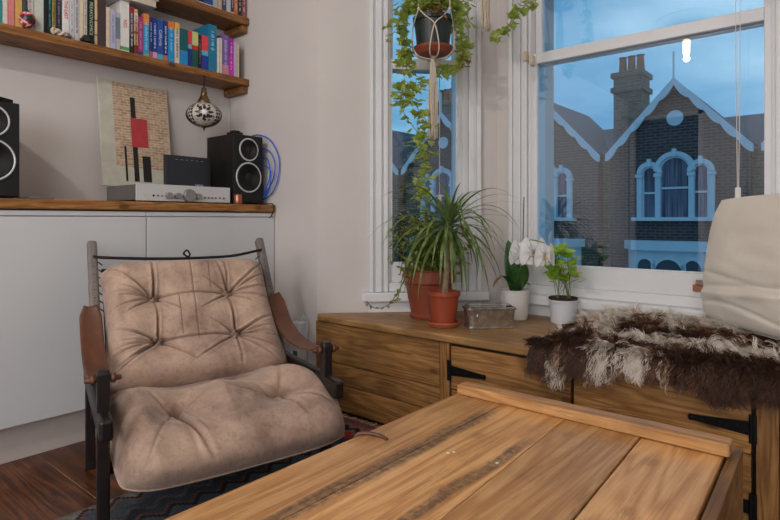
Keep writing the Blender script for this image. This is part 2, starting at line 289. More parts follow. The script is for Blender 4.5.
# ------------------------------------------------------------------ mesh helpers
class MB:
    def __init__(s): s.v = []; s.f = []; s.pid = []; s.att = {}
    def add(s, vs, fs, pid=0.0):
        o = len(s.v); s.v += [Vector(x) for x in vs]; s.f += [tuple(i+o for i in f) for f in fs]; s.pid += [pid]*len(vs)
    def box(s, x0, x1, y0, y1, z0, z1, pid=0.0):
        s.add([(x0,y0,z0),(x1,y0,z0),(x1,y1,z0),(x0,y1,z0),(x0,y0,z1),(x1,y0,z1),(x1,y1,z1),(x0,y1,z1)],
              [(3,2,1,0),(4,5,6,7),(0,1,5,4),(1,2,6,5),(2,3,7,6),(3,0,4,7)], pid)
    def obox(s, c, X, Y, Z, pid=0.0):                     # centre and three half-axes
        c, X, Y, Z = map(Vector, (c, X, Y, Z)); vs = []
        for sz in (-1, 1):
            for sx, sy in ((-1,-1),(1,-1),(1,1),(-1,1)): vs.append(c+X*sx+Y*sy+Z*sz)
        s.add(vs, [(3,2,1,0),(4,5,6,7),(0,1,5,4),(1,2,6,5),(2,3,7,6),(3,0,4,7)], pid)
    def beam(s, a, b, w, h, up=(0,0,1), pid=0.0):          # rectangular bar from a to b
        a, b = Vector(a), Vector(b); d = (b-a); L = d.length; d.normalize(); u = Vector(up)
        x = d.cross(u).normalized(); y = x.cross(d).normalized()
        s.obox((a+b)/2, x*(w/2), y*(h/2), d*(L/2), pid)
    def prism(s, pts, z0, z1, pid=0.0):
        n_ = len(pts); vs = [(x,y,z0) for x,y in pts]+[(x,y,z1) for x,y in pts]
        s.add(vs, [tuple(range(n_))[::-1], tuple(range(n_,2*n_))]+[(i,(i+1)%n_,n_+(i+1)%n_,n_+i) for i in range(n_)], pid)
    def extrude(s, pts3, vec, pid=0.0):                    # planar 3-D outline pushed along vec
        n_ = len(pts3); v = Vector(vec); vs = [Vector(p_) for p_ in pts3]+[Vector(p_)+v for p_ in pts3]
        s.add(vs, [tuple(range(n_))[::-1], tuple(range(n_,2*n_))]+[(i,(i+1)%n_,n_+(i+1)%n_,n_+i) for i in range(n_)], pid)
    def tube(s, path, r, n_=8, closed=False, pid=0.0):
        path = [Vector(q) for q in path]; m_ = len(path); rr = r if isinstance(r, (list, tuple)) else [r]*m_
        vs = []; fs = []; prev = None
        for i, q in enumerate(path):
            t = (path[(i+1)%m_]-path[i-1]) if closed else (path[min(i+1,m_-1)]-path[max(i-1,0)])
            t = t.normalized() if t.length > 1e-9 else Vector((0,0,1))
            if prev is None:
                a = Vector((0,0,1)) if abs(t.z) < .9 else Vector((1,0,0)); x = t.cross(a).normalized()
            else: x = (prev - t*prev.dot(t)).normalized()
            prev = x; y = t.cross(x)
            for k in range(n_):
                an = 2*PI*k/n_; vs.append(q+(x*math.cos(an)+y*math.sin(an))*rr[i])
        for i in range(m_ if closed else m_-1):
            j = (i+1)%m_
            for k in range(n_):
                k2 = (k+1)%n_; fs.append((i*n_+k, i*n_+k2, j*n_+k2, j*n_+k))
        if not closed: fs.append(tuple(range(n_))[::-1]); fs.append(tuple((m_-1)*n_+k for k in range(n_)))
        s.add(vs, fs, pid)
    def lathe(s, prof, c=(0,0,0), n_=32, axis=None, pid=0.0):  # profile of (r, h) pairs
        c = Vector(c); Z = Vector(axis).normalized() if axis else Vector((0,0,1))
        A = Vector((1,0,0)) if abs(Z.x) < .9 else Vector((0,1,0)); X = Z.cross(A).normalized(); Y = Z.cross(X)
        if not axis: X, Y = Vector((1,0,0)), Vector((0,1,0))
        vs = []; fs = []
        for (r, h) in prof:
            for k in range(n_):
                a = 2*PI*k/n_; vs.append(c+Z*h+(X*math.cos(a)+Y*math.sin(a))*r)
        for i in range(len(prof)-1):
            for k in range(n_):
                k2 = (k+1)%n_; fs.append((i*n_+k, i*n_+k2, (i+1)*n_+k2, (i+1)*n_+k))
        s.add(vs, fs, pid)
        if prof[0][0] > 1e-6: s.f.append(tuple(len(s.v)-len(vs)+k for k in range(n_))[::-1])
        if prof[-1][0] > 1e-6: s.f.append(tuple(len(s.v)-n_+k for k in range(n_)))
    def grid(s, fn, nu, nv, closed_u=False, pid=0.0, attr=None):
        vs = []; o = len(s.v)
        for i in range(nu if closed_u else nu+1):
            for j in range(nv+1): vs.append(fn(i/nu, j/nv))
        R = nu if closed_u else nu+1; fs = []
        for i in range(nu):
            for j in range(nv):
                a = i*(nv+1)+j; b = ((i+1)%R)*(nv+1)+j; fs.append((a, b, b+1, a+1))
        s.add(vs, fs, pid)
    def build(s, name, mat, parent=None, org=None, smooth=False, bevel=0, seg=2, solid=0, sub=0):
        me = bpy.data.meshes.new(name); o = bpy.data.objects.new(name, me); COL.objects.link(o)
        if parent is not None:
            root = parent
            while root.parent: root = root.parent
            org = Vector(root.location); o.parent = parent
        else:
            if org is None: org = Vector((0,0,0))
            org = Vector(org); o.location = org
        me.from_pydata([v-org for v in s.v], [], s.f); me.update()
        if any(s.pid):
            a = me.attributes.new('pid', 'FLOAT', 'POINT'); a.data.foreach_set('value', s.pid)
        for k, vals in s.att.items():
            a = me.attributes.new(k, 'FLOAT', 'POINT'); a.data.foreach_set('value', vals)
        if mat: me.materials.append(M[mat] if isinstance(mat, str) else mat)
        if smooth: me.shade_smooth()
        if solid:
            md = o.modifiers.new('thickness', 'SOLIDIFY'); md.thickness = solid; md.offset = 0
        if bevel:
            md = o.modifiers.new('bevel', 'BEVEL'); md.width = bevel; md.segments = seg; md.limit_method = 'ANGLE'; md.angle_limit = math.radians(50)
        if sub:
            md = o.modifiers.new('subdivision', 'SUBSURF'); md.levels = sub; md.render_levels = sub
        return o
def thing(name, label, cat, loc, group=None):
    o = bpy.data.objects.new(name, None); COL.objects.link(o); o.location = loc; o.empty_display_size = .05
    o['label'] = label; o['category'] = cat
    if group: o['group'] = group
    return o
def tag(o, label, cat, group=None, kind=None):
    o['label'] = label; o['category'] = cat
    if group: o['group'] = group
    if kind: o['kind'] = kind
    return o
def st(o): o['kind'] = 'structure'; return o
def struct_root(name, loc=(0,0,0)):
    o = bpy.data.objects.new(name, None); COL.objects.link(o); o.location = loc; o['kind'] = 'structure'; return o
def plab(o, s): o['label'] = s; return o
def catmull(P, k=6):
    P = [Vector(q) for q in P]; out = []
    for i in range(len(P)-1):
        a = P[max(i-1,0)]; b = P[i]; c_ = P[i+1]; d = P[min(i+2,len(P)-1)]
        for j in range(k):
            t = j/k; out.append(.5*((2*b)+(c_-a)*t+(2*a-5*b+4*c_-d)*t*t+(3*b-a-3*c_+d)*t**3))
    out.append(P[-1]); return out
def letters(txt, size, pos, X, Y, mat, parent, name='lettering', ext=.0004, align='CENTER', sx=1.0):
    cu = bpy.data.curves.new(name, 'FONT'); cu.body = txt; cu.size = size; cu.extrude = ext; cu.align_x = align; cu.align_y = 'CENTER'
    o = bpy.data.objects.new(name, cu); COL.objects.link(o); cu.materials.append(mat)
    root = parent
    while root.parent: root = root.parent
    X = Vector(X).normalized(); Y = Vector(Y).normalized(); Z = X.cross(Y)
    mt = Matrix((X*sx, Y, Z)).transposed().to_4x4(); mt.translation = Vector(pos)-Vector(root.location)
    dg = bpy.context.evaluated_depsgraph_get(); me = bpy.data.meshes.new_from_object(o.evaluated_get(dg)); me.name = name
    COL.objects.unlink(o); bpy.data.objects.remove(o)
    o = bpy.data.objects.new(name, me); COL.objects.link(o)
    o.parent = parent; o.matrix_local = mt; return o

# ------------------------------------------------------------------ room shell
XL = -2.63; YF = 1.775; XR = 2.2; YB = -3.8; H = 2.6; TH = .28
q = .70710678
C1 = Vector((-1.933, YF, 0)); C2 = Vector((-1.329, 2.379, 0)); C3 = Vector((-.058, 2.379, 0)); C4 = Vector((.546, YF, 0))
b = MB(); i = 0; y = .733-.30*16; SEAM = []
while y < 1.9:
    y1 = y+.30; SEAM.append(y1); b.box(XL-.3, XR+.3, y+.002, y1-.0015, -.03, 0, (i%17)*.37+.1); y = y1; i += 1
b.box(XL-.3, XR+.3, YB-.2, 2.9, -.2, -.031)
st(b.build('floor', 'floor'))
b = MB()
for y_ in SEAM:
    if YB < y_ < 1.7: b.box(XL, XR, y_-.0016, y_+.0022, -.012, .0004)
st(b.build('seam_glint_1', plain('pale_seam_glint', srgb(122, 98, 82), .7)))  # pale strips stand for light caught on the board bevels
b = MB(); b.box(XL-.3, XR+.3, YB-.3, 2.75, H, H+.2); st(b.build('ceiling', 'ceiling'))
b = MB(); b.box(XL-.25, XL, YB-.3, YF+.25, -.2, H); st(b.build('wall_left', 'wall'))
b = MB(); b.prism([(XL, YF), (C1.x, YF), (C1.x-.1, YF+TH), (XL, YF+TH)], -.2, H); st(b.build('wall_front_left', 'wall'))
b = MB(); b.prism([(C4.x, YF), (XR, YF), (XR, YF+TH), (C4.x+.1, YF+TH)], -.2, H); st(b.build('wall_front_right', 'wall'))
b = MB(); b.box(XR, XR+.25, YB-.3, -3.6, -.2, H); b.box(XR, XR+.25, -1.8, YF+.3, -.2, H); b.box(XR, XR+.25, -3.6, -1.8, -.2, .6); b.box(XR, XR+.25, -3.6, -1.8, 2.45, H); st(b.build('wall_right', 'wall'))
wr = struct_root('added_window_5', (XR, -2.7, .6)); b = MB()  # unseen window, added to go with the side fill light
for (y0_, y1_, z0_, z1_) in ((-3.6, -3.53, .6, 2.45), (-1.87, -1.8, .6, 2.45), (-2.735, -2.665, .6, 2.45), (-3.6, -1.8, .6, .67), (-3.6, -1.8, 2.38, 2.45)): b.box(XR+.06, XR+.12, y0_, y1_, z0_, z1_)
b.build('window_frame', 'white', wr, bevel=.004)
b = MB(); b.box(XR+.088, XR+.092, -3.55, -1.85, .65, 2.4); b.build('window_pane', 'pane', wr)
b = MB()      # back wall: opening for the added fill window, and a doorway
b.box(XL, -2.55, YB-.25, YB, -.2, H); b.box(-1.70, -.95, YB-.25, YB, -.2, H); b.box(-2.55, -1.70, YB-.25, YB, 2.3, H)
b.box(-.95, 1.35, YB-.25, YB, -.2, .85); b.box(-.95, 1.35, YB-.25, YB, 2.35, H); b.box(1.35, XR, YB-.25, YB, -.2, H)
st(b.build('wall_back', 'wall'))
dr = struct_root('door_1', (-2.125, YB, 0))
b = MB(); b.box(-2.54, -1.71, YB-.12, YB-.08, 0, 2.29); b.build('door_leaf', plain('dark_door_paint', srgb(44, 46, 52), .5), dr)
b = MB(); b.box(-2.60, -2.55, YB, YB+.02, 0, 2.36); b.box(-1.70, -1.64, YB, YB+.02, 0, 2.36); b.box(-2.60, -1.64, YB, YB+.02, 2.30, 2.36); b.build('door_frame', 'white', dr, bevel=.004)
wr = struct_root('added_window_4', (.2, YB, .85))  # made-up window in the back wall, added for the fill light there
b = MB()
for (x0, x1, z0, z1) in ((-.95, -.88, .85, 2.35), (1.28, 1.35, .85, 2.35), (.165, .235, .85, 2.35), (-.95, 1.35, .85, .92), (-.95, 1.35, 2.28, 2.35)): b.box(x0, x1, YB-.12, YB-.06, z0, z1)
b.build('window_frame', 'white', wr, bevel=.004)
b = MB(); b.box(-.9, 1.3, YB-.095, YB-.09, .9, 2.3); b.build('window_pane', 'pane', wr)

def wall_seg(name, A, D, OUT, L, holes):          # A start, D direction along, OUT outward; holes (t0,t1,z0,z1)
    b = MB()
    def piece(t0, t1, z0, z1):
        c = A + D*((t0+t1)/2) + OUT*(TH/2); c.z = (z0+z1)/2
        b.obox(c, D*((t1-t0)/2), OUT*(TH/2), Vector((0,0,(z1-z0)/2)))
    t = 0
    for (t0, t1, z0, z1) in holes:
        piece(t, t0, -.2, H); piece(t0, t1, -.2, z0); piece(t0, t1, z1, H); t = t1
    piece(t, L, -.2, H)
    return st(b.build(name, 'wall'))
def sash_window(name, A, D, OUT, g0, g1, trimw, stile, zs=.515, top=2.36, gb=.645, mr0=1.562, mr1=1.612, lift=None, sill_ext=.035):
    """g0..g1 glass span along D. Everything measured on the wall's inner face."""
    root = struct_root(name, A + D*((g0+g1)/2) + Vector((0,0,zs)))
    IN = -OUT
    def bar(b, t0, t1, z0, z1, o0, o1, pid=0):      # o: offset towards the room (+) or out (-)
        c = A + D*((t0+t1)/2) + IN*((o0+o1)/2); c.z = (z0+z1)/2
        b.obox(c, D*((t1-t0)/2), IN*((o1-o0)/2), Vector((0,0,(z1-z0)/2)), pid)
    # architrave: stepped mouldings left, right, top
    b = MB(); f0 = g0-stile; f1 = g1+stile; w = trimw
    for (k0, k1, pr) in ((0, .22, .030), (.22, .34, .018), (.34, .66, .024), (.66, .76, .012), (.76, 1.0, .018)):
        bar(b, f0-w+k0*w, f0-w+k1*w, zs, top+w*(1-k0), 0, pr); bar(b, f1+w-k1*w, f1+w-k0*w, zs, top+w*(1-k0), 0, pr)
        bar(b, f0-w+k0*w, f1+w-k0*w, top+w*(1-k1), top+w*(1-k0), 0, pr)
    b.build('architrave', 'white', root, bevel=.003)
    # box frame and beads
    b = MB(); bar(b, f0-.006, f0+.012, .55, top, -.16, 0); bar(b, f1-.012, f1+.006, .55, top, -.16, 0); bar(b, f0, f1, top-.02, top, -.16, 0)
    bar(b, f0, f1, .50, .555, -.18, 0)
    b.build('box_frame', 'white', root, bevel=.002)
    # lower sash (inner)
    o0, o1 = -.048, -.010
    b = MB(); bar(b, f0+.008, g0, .556, mr1, o0, o1); bar(b, g1, f1-.008, .556, mr1, o0, o1)
    bar(b, g0, g1, .556, gb, o0, o1); bar(b, g0, g1, mr0+.002, mr1, o0, o1)
    bar(b, g0, g1, gb, gb+.006, o0+.01, o1-.01)
    ls = b.build('lower_sash', 'white', root, bevel=.005)
    b = MB(); bar(b, g0-.003, g1+.003, gb-.003, mr0+.006, -.031, -.027); b.build('lower_pane', 'pane', ls)
    # upper sash (outer)
    b = MB(); o0, o1 = -.088, -.050
    bar(b, f0+.012, g0+.006, mr0, top-.02, o0, o1); bar(b, g1-.006, f1-.012, mr0, top-.02, o0, o1)
    bar(b, g0, g1, mr0, mr1+.006, o0, o1); bar(b, g0, g1, top-.08, top-.02, o0, o1)
    us = b.build('upper_sash', 'white', root, bevel=.005)
    b = MB(); bar(b, g0, g1, mr1, top-.075, -.072, -.068); b.build('upper_pane', 'pane', us)
    # inner sill
    b = MB(); bar(b, f0-w-sill_ext, f1+w+sill_ext, zs-.044, zs, -.02, .055)
    b.build('window_sill', 'white', root, bevel=.008, seg=3)
    b = MB(); bar(b, f0-w-.005, f1+w+.005, .40, zs-.044, 0, .012); b.build('apron', 'white', root, bevel=.004)
    b = MB(); bar(b, f0, f1, zs, .556, -.03, .006); b.build('stop_bead', 'white', root, bevel=.004)
    return root, bar
DA = Vector((q, q, 0)); OA = Vector((-q, q, 0))
wall_seg('wall_bay_left', C1, DA, OA, .854, [(.335, .689, .45, 2.36)])
sash_window('window_1', C1, DA, OA, .3535, .661, .088, .022)
DB = Vector((1, 0, 0)); OB = Vector((0, 1, 0))
gA, gB = 1.329-1.132, 1.329-.262
wall_seg('wall_bay_front', C2, DB, OB, 1.271, [(gA-.035, gB+.035, .45, 2.36)])
w2, bar2 = sash_window('window_2', C2, DB, OB, gA, gB, .086, .036, sill_ext=.02)
DC = Vector((q, -q, 0)); OC = Vector((q, q, 0))
wall_seg('wall_bay_right', C3, DC, OC, .854, [(.165, .519, .45, 2.36)])
sash_window('window_3', C3, DC, OC, .193, .5005, .088, .022)
# sash fastener on the lower rail, cleats by the meeting rail
b = MB(); pz = aty(701, 288, 2.39)
b.box(pz.x-.026, pz.x+.026, 2.376, 2.392, .578, .604); b.box(pz.x-.016, pz.x+.014, 2.366, 2.392, .604, .612)
sf = b.build('sash_fastener', 'copper', w2, bevel=.002); plab(sf, 'copper coloured sash fastener')
b = MB(); b.box(pz.x-.012, pz.x+.014, 2.362, 2.392, .615, .628); b.lathe([(.012, 0), (.012, .02)], (pz.x+.002, 2.375, .606), 12); b.build('fastener_knob', 'chrome', sf, bevel=.002)
for (px_, py_) in ((525, 56), (531, 60)):
    b = MB(); c_ = aty(px_, py_, 2.35); b.box(c_.x-.008, c_.x+.008, 2.345, 2.375, c_.z-.022, c_.z+.022); plab(b.build('cord_cleat', M['rope'], w2, bevel=.003), 'beige cord cleat')
# baseboards
b = MB(); b.box(-2.24+.01, C1.x, YF-.018, YF, 0, .16); st(b.build('baseboard_front', 'white', bevel=.005))
b = MB(); b.box(XL, XL+.018, YB, .44, 0, .16); st(b.build('baseboard_left', 'white', bevel=.005))
b = MB(); b.box(XR-.018, XR, YB, YF, 0, .16); st(b.build('baseboard_right', 'white', bevel=.005))

# ------------------------------------------------------------------ the street outside
M['darkbrick'] = brick('dark_brick', srgb(84, 60, 56), srgb(62, 46, 46), srgb(104, 96, 94), axis='XZ')
M['palebrick'] = brick('pale_brick', srgb(128, 114, 100), srgb(104, 92, 82), srgb(134, 126, 116), axis='XZ')
M['stucco'] = plain('painted_stonework', srgb(206, 208, 212), .7, var=.06, scale=3)
M['slate'] = plain('slate_roof', srgb(62, 68, 80), .6, var=.15, scale=8)
M['asphalt'] = plain('asphalt', srgb(60, 62, 66), .9, var=.12, scale=10)
m, n, l, p = newmat('dark_house_glass'); p.inputs['Base Color'].default_value = srgb(30, 44, 58); p.inputs['Roughness'].default_value = .08; M['hglass'] = m
m, n, l, p = newmat('net_curtain'); p.inputs['Base Color'].default_value = srgb(120, 110, 130)
tc = N(n, 'ShaderNodeTexCoord'); mp = N(n, 'ShaderNodeMapping'); mp.inputs['Scale'].default_value = (12, 1, .4); l.new(tc.outputs['Object'], mp.inputs[0])
l.new(ramp(n, l, noise_n(n, l, mp.outputs[0], 1.6, 3), [(.35, srgb(58, 60, 74)), (.65, srgb(128, 122, 140))]), p.inputs['Base Color']); p.inputs['Roughness'].default_value = .8; M['net'] = m
GZ = -3.4
b = MB(); b.box(-45, 30, 2.9, 40, GZ-.2, GZ); st(b.build('street_ground', 'asphalt'))
b = MB(); b.box(-45, 30, 11.8, 13.9, GZ, GZ+.12); st(b.build('pavement_ground', M['stucco']))
HYY = 15.0; PER = 3.43; PX0 = -3.47
def arch(b, cx, z0, zt, w, y0, y1, n_=14, pid=0):      # solid slab with a round head
    r = w/2; pts = [(cx-r, 0, z0), (cx+r, 0, z0)] + [(cx+r*math.cos(PI*k/n_), 0, zt-r+r*math.sin(PI*k/n_)) for k in range(n_+1)]
    b.extrude([Vector((x, y0, z)) for x, _, z in pts], (0, y1-y0, 0), pid)
def archband(b, cx, zc, r0, r1, y0, y1, a0=0, a1=PI, n_=16):
    for k in range(n_):
        A0 = a0+(a1-a0)*k/n_; A1 = a0+(a1-a0)*(k+1)/n_
        P_ = [(cx+r0*math.cos(A0), y0, zc+r0*math.sin(A0)), (cx+r1*math.cos(A0), y0, zc+r1*math.sin(A0)), (cx+r1*math.cos(A1), y0, zc+r1*math.sin(A1)), (cx+r0*math.cos(A1), y0, zc+r0*math.sin(A1))]
        b.extrude([Vector(x) for x in P_], (0, y1-y0, 0))
def make_house(label):
    cx, y0 = 0, 0
    root = thing('terraced_house', label, 'house', (0, 0, 0), 'gabled brick houses across the street')
    ez = 2.62; pz_ = 4.20; hw = PER/2; g2 = 1.50
    b = MB(); b.extrude([(-g2-.05, 0, GZ), (g2+.05, 0, GZ), (g2+.05, 0, ez), (0, 0, pz_), (-g2-.05, 0, ez)], (0, .4, 0)); b.build('facade', 'darkbrick', root)
    b = MB(); b.box(-hw, hw, .4, 6, GZ, 2.5); b.build('house_wall', 'palebrick', root)
    b = MB()      # cross roof behind and gable roof slopes
    for s_ in (-1, 1):
        b.extrude([(s_*0, -.12, pz_+.10), (s_*(g2+.12), -.12, ez+.02-.02), (s_*(g2+.12), -.12, ez-.08), (0, -.12, pz_)], (0, 3.6, 0))
    b.extrude([(-hw, .4, 2.45), (-hw, 3.2, 3.75), (-hw, 6, 2.45)], (PER, 0, 0)); b.build('roof', 'slate', root)
    b = MB()      # scalloped bargeboards
    for s_ in (-1, 1):
        up = []; lo = []; K = 48
        for k in range(K+1):
            t = k/K; x = s_*(t*(g2+.14)); z = pz_+.12-t*(pz_+.12-ez+.06)
            up.append((x, -.16, z)); lo.append((x, -.16, z-.17-.085*abs(math.sin(t*PI*5))**.8))
        for k in range(K):
            b.extrude([up[k], up[k+1], lo[k+1], lo[k]], (0, .05, 0))
    b.tube([(0, -.14, pz_+.1), (0, -.14, pz_+.75)], .022, 6)
    b.build('bargeboard', 'stucco', root)
    b = MB(); b.lathe([(0, -.01), (.19, 0), (.19, .03), (0, .035)], (0, .01, 3.35), 20, (0, -1, 0)); plab(b.build('plaque', 'stucco', root), 'pale oval plaque in the gable')
    def trio(zs_, zt_, nm):
        f = MB(); pn = MB()
        spec = [(-.575, .37, zt_-.22), (0, .72, zt_), (.575, .37, zt_-.22)]
        for (x, w, zt) in spec:
            r = w/2; archband(f, x, zt-r, r, r+.11, -.10, .02)
            archband(f, x, zt-r, r-.05, r, -.04, .02)
            for s_ in (-1, 1): f.box(x+s_*(r-.025)-.03, x+s_*(r-.025)+.03, -.04, .02, zs_, zt-r)
            f.box(x-r, x+r, -.05, .0, (zs_+zt)/2-.06, (zs_+zt)/2-.01)
            f.box(x-.045, x+.045, -.14, .0, zt-.02, zt+.17)
        for x in (-.375, .375):
            f.box(x-.06, x+.06, -.10, .02, zs_, zt_-.46); f.box(x-.085, x+.085, -.14, .02, zt_-.50, zt_-.42)
        for x in (-.81, .81): f.box(x-.06, x+.06, -.10, .02, zs_, zt_-.46); f.box(x-.09, x+.09, -.14, .02, zt_-.50, zt_-.42)
        f.box(-.97, .97, -.2, .02, zs_-.09, zs_)
        fo = f.build(nm, 'stucco', root)
        pn = MB()
        for (x, w, zt) in spec: arch(pn, x, zs_, zt-.02, w-.06, -.012, -.002)
        pn.build('window_pane', 'net', fo)
        return fo
    trio(.92, 2.42, 'upper_window')
    # painted bay below
    b = MB(); b.prism([(-1.1, 0), (-.75, -.6), (.75, -.6), (1.1, 0)], GZ, .12)
    b.prism([(-1.2, 0), (-.82, -.72), (.82, -.72), (1.2, 0)], .12, .34); bo = b.build('bay', 'stucco', root)
    b = MB()
    for (x, w) in ((-.52, .34), (0, .6), (.52, .34)): arch(b, x, -1.6, -.08, w, -.62, -.6)
    b.build('bay_pane', 'hglass', bo)
    b = MB()
    for (x, w) in ((-.52, .34), (0, .6), (.52, .34)): archband(b, x, -.08-w/2, w/2-.01, w/2+.06, -.66, -.6)
    for x in (-.33, .33): b.box(x-.05, x+.05, -.66, -.6, -1.6, -.2)
    b.build('bay_arch', 'stucco', bo)
    return root
def make_chimney(label):
    root = thing('chimney_stack', label, 'chimney', (0, 0, 2.5), 'chimney stacks on the houses across the street')
    b = MB(); cx_ = 0
    b.box(cx_-.40, cx_+.40, 2.6, 3.5, 2.5, 5.2); b.box(cx_-.47, cx_+.47, 2.53, 3.57, 4.75, 4.9); b.box(cx_-.47, cx_+.47, 2.53, 3.57, 5.2, 5.35)
    ch = b.build('stack', 'palebrick', root)
    b = MB()
    for k in range(3): b.lathe([(.13, 0), (.10, .5), (.13, .55)], (cx_-.26+.26*k, 3.05, 5.35), 12)
    b.build('chimney_pot', 'terra2', ch)
    return root
def copy_tree(o, parent=None):
    c = o.copy(); COL.objects.link(c); c.parent = parent
    for chd in list(o.children): copy_tree(chd, c)
    return c
hl = {0: 'brick house with scalloped gable and triple arched window in the middle of the front window',
      1: 'gabled brick house across the street seen at the left edge of the front window',
      2: 'gabled brick house across the street behind the trailing ivy in the narrow side window',
      3: 'gabled brick house at the left edge of the narrow side window',
      -1: 'gabled brick house across the street nearest the right edge of the front window'}
hp = make_house(hl[0]); hp.location = (PX0, HYY, 0)
for k in (1, 2, 3, -1):
    c_ = copy_tree(hp); c_.location = (PX0-PER*k, HYY, 0); c_['label'] = hl[k]
cl_ = {0: 'brick chimney stack rising left of the gable in the front window', 1: 'brick chimney stack left of the first, behind the left edge of the front window',
       2: 'brick chimney stack seen through the narrow side window'}
cs = make_chimney(cl_[0]); cs.location = (PX0-1.93, HYY, 2.5)
for k in (1, 2):
    c_ = copy_tree(cs); c_.location = (PX0-1.93-PER*k, HYY, 2.5); c_['label'] = cl_[k]

# ------------------------------------------------------------------ cabinets and worktop
CF = -2.24
def cabinet(y0, y1, label, hinge_side):
    r = thing('base_cabinet', label, 'cabinet', (CF-.19, (y0+y1)/2, 0), 'white base cabinets under the worktop')
    b = MB(); b.box(XL+.002, CF-.022, y0+.001, y1-.001, .13, .885); b.build('carcass', 'cab', r, bevel=.002)
    b = MB(); b.box(CF-.02, CF, y0+.0015, y1-.0015, .135, .862); b.build('door', 'cab', r, bevel=.0025)
    b = MB(); b.box(CF-.035, CF-.004, y0+.001, y1-.001, .866, .884); plab(b.build('top_rail', 'cab', r, bevel=.002), 'white rail above the door')
    b = MB(); b.box(CF-.07, CF-.05, y0+.001, y1-.001, .0, .128); b.build('plinth', 'plinth', r)
    return r
cabinet(1.118, YF-.002, 'right-hand white base cabinet directly behind the armchair backrest', 1)
cabinet(.46, 1.117, 'left-hand plain white base cabinet to the left of the armchair', 0)
b = MB(); b.box(XL+.002, CF+.008, .44, YF-.002, .889, .925, .3)
tag(b.build('worktop', 'worktop', org=((XL+CF)/2, 1.1, .889), bevel=.006, seg=3), 'knotty wooden worktop along the top of the white cabinets', 'worktop')

# ------------------------------------------------------------------ shelves
def shelf(z0, z1, label, pid):
    r = thing('wall_shelf', label, 'shelf', (XL+.09, .9, z0), 'wooden wall shelves')
    b = MB(); b.box(XL+.002, -2.448, .0, YF-.002, z0, z1, pid); b.build('shelf_board', 'shelf', r, bevel=.006, seg=3)
    b = MB(); b.box(XL+.002, -2.462, YF-.04, YF-.002, z0-.038, z0-.001, pid+2); cl = b.build('bracket', 'shelf', r, bevel=.005)
    for x in (-2.49, -2.60):
        b = MB(); b.lathe([(.0045, 0), (.0045, .004)], (x, YF-.04, z0-.018), 10, (0, -1, 0)); b.build('screw', 'chrome', cl)
    return r
SZ = 1.586
shelf(1.550, SZ, 'lower wooden shelf with the row of books, mosaic lamp hanging from it', .7)
shelf(1.868, 1.906, 'upper wooden shelf at the top edge of the picture', 1.9)

# ------------------------------------------------------------------ books
def colmat(c, rough=.45):
    key = 'bk%d_%d_%d' % c
    if key not in M: M[key] = plain('cover_%d_%d_%d' % c, srgb(*c), rough, var=.06, scale=40)
    return key
XS = -2.466
def book(px0, px1, ztop, col, label, bands=(), ink=None, depth=.135, base=SZ, text=None, group='books on the lower shelf', xs=XS, lean=0, tsize=None, tz=.5, gap=.0012, textw=.7):
    y0 = atx(px0, 100, xs).y+gap; y1 = atx(px1, 100, xs).y-gap; h = ztop-base; z0 = base+.0008
    r = thing('book', label, 'book', (xs-depth/2, (y0+y1)/2, base), group)
    t = min(.0025, (y1-y0)*.18)
    b = MB(); b.box(xs-.003, xs, y0, y1, z0, ztop); b.box(xs-depth, xs-.003, y0, y0+t, z0, ztop); b.box(xs-depth, xs-.003, y1-t, y1, z0, ztop)
    b.build('cover', colmat(col), r, bevel=.001)
    b = MB(); b.box(xs-depth+.004, xs-.0035, y0+t+.0002, y1-t-.0002, z0+.002, ztop-.003); b.build('page_block', 'pages', r)
    for (f0, f1, c) in bands:
        b = MB(); b.box(xs+.0001, xs+.0008, y0+.0002, y1-.0002, z0+f0*h, z0+f1*h); b.box(xs-depth, xs+.0001, y0-.0004, y0, z0+f0*h, z0+f1*h); b.build('spine_band', colmat(c), r)
    if text:
        w = (y1-y0); letters(text, tsize or w*.95, (xs+.0012, (y0+y1)/2, z0+h*tz), (0,0,-1), (0,1,0), M[colmat(ink)], r, 'spine_lettering')
    elif ink:
        b = MB(); rr = random.Random(int(px0*10)); z = z0+h*.86; w = (y1-y0)
        zend = z0+h*(.86-textw)
        while z > zend:
            L = rr.uniform(.002, .0045)
            if rr.random() > .16:
                ww = w*rr.uniform(.14, .24); b.box(xs+.0009, xs+.0013, (y0+y1)/2-ww, (y0+y1)/2+ww*rr.uniform(.3, 1), z-L, z)
            z -= L+.0016
        b.build('spine_lettering', colmat(ink), r)
    return r
def zt(px, py): return atx(px, py, XS).z
W_ = (214, 206, 196)
book(-9, -4, SZ+.215, (150, 60, 60), 'dark red book cut by the left edge of the picture, lower shelf')
book(-4, 2.3, SZ+.21, (40, 140, 138), 'teal book at the left end of the lower shelf')
book(2.3, 8, SZ+.205, (214, 200, 192), 'off-white book between the teal and the pink one on the lower shelf')
book(8, 15, SZ+.22, (206, 126, 124), 'plain salmon pink book on the lower shelf')
book(15, 22.5, SZ+.21, (206, 164, 92), 'mustard yellow book behind the red painted bauble')
book(22.5, 26.5, SZ+.215, (70, 72, 84), 'thin dark grey book right behind the bauble string')
book(26.5, 34, SZ+.20, (206, 200, 196), 'pale grey book just right of the painted bauble', ink=(180, 160, 150))
book(34, 44, SZ+.21, (198, 204, 194), 'wide pale mint-grey book before the black and teal ones')
book(44, 47.6, SZ+.215, (20, 24, 28), 'narrow black book left of the one with teal lettering')
book(47.6, 52, SZ+.215, (24, 40, 44), 'black book with teal lettering', ink=(70, 160, 160))
book(52, 56, SZ+.21, (160, 144, 70), 'mustard-olive book behind the rope knot', ink=(70, 60, 34))
book(56, 62, SZ+.21, (42, 40, 54), 'dark navy book with grey lettering behind the rope knot', ink=(130, 120, 130))
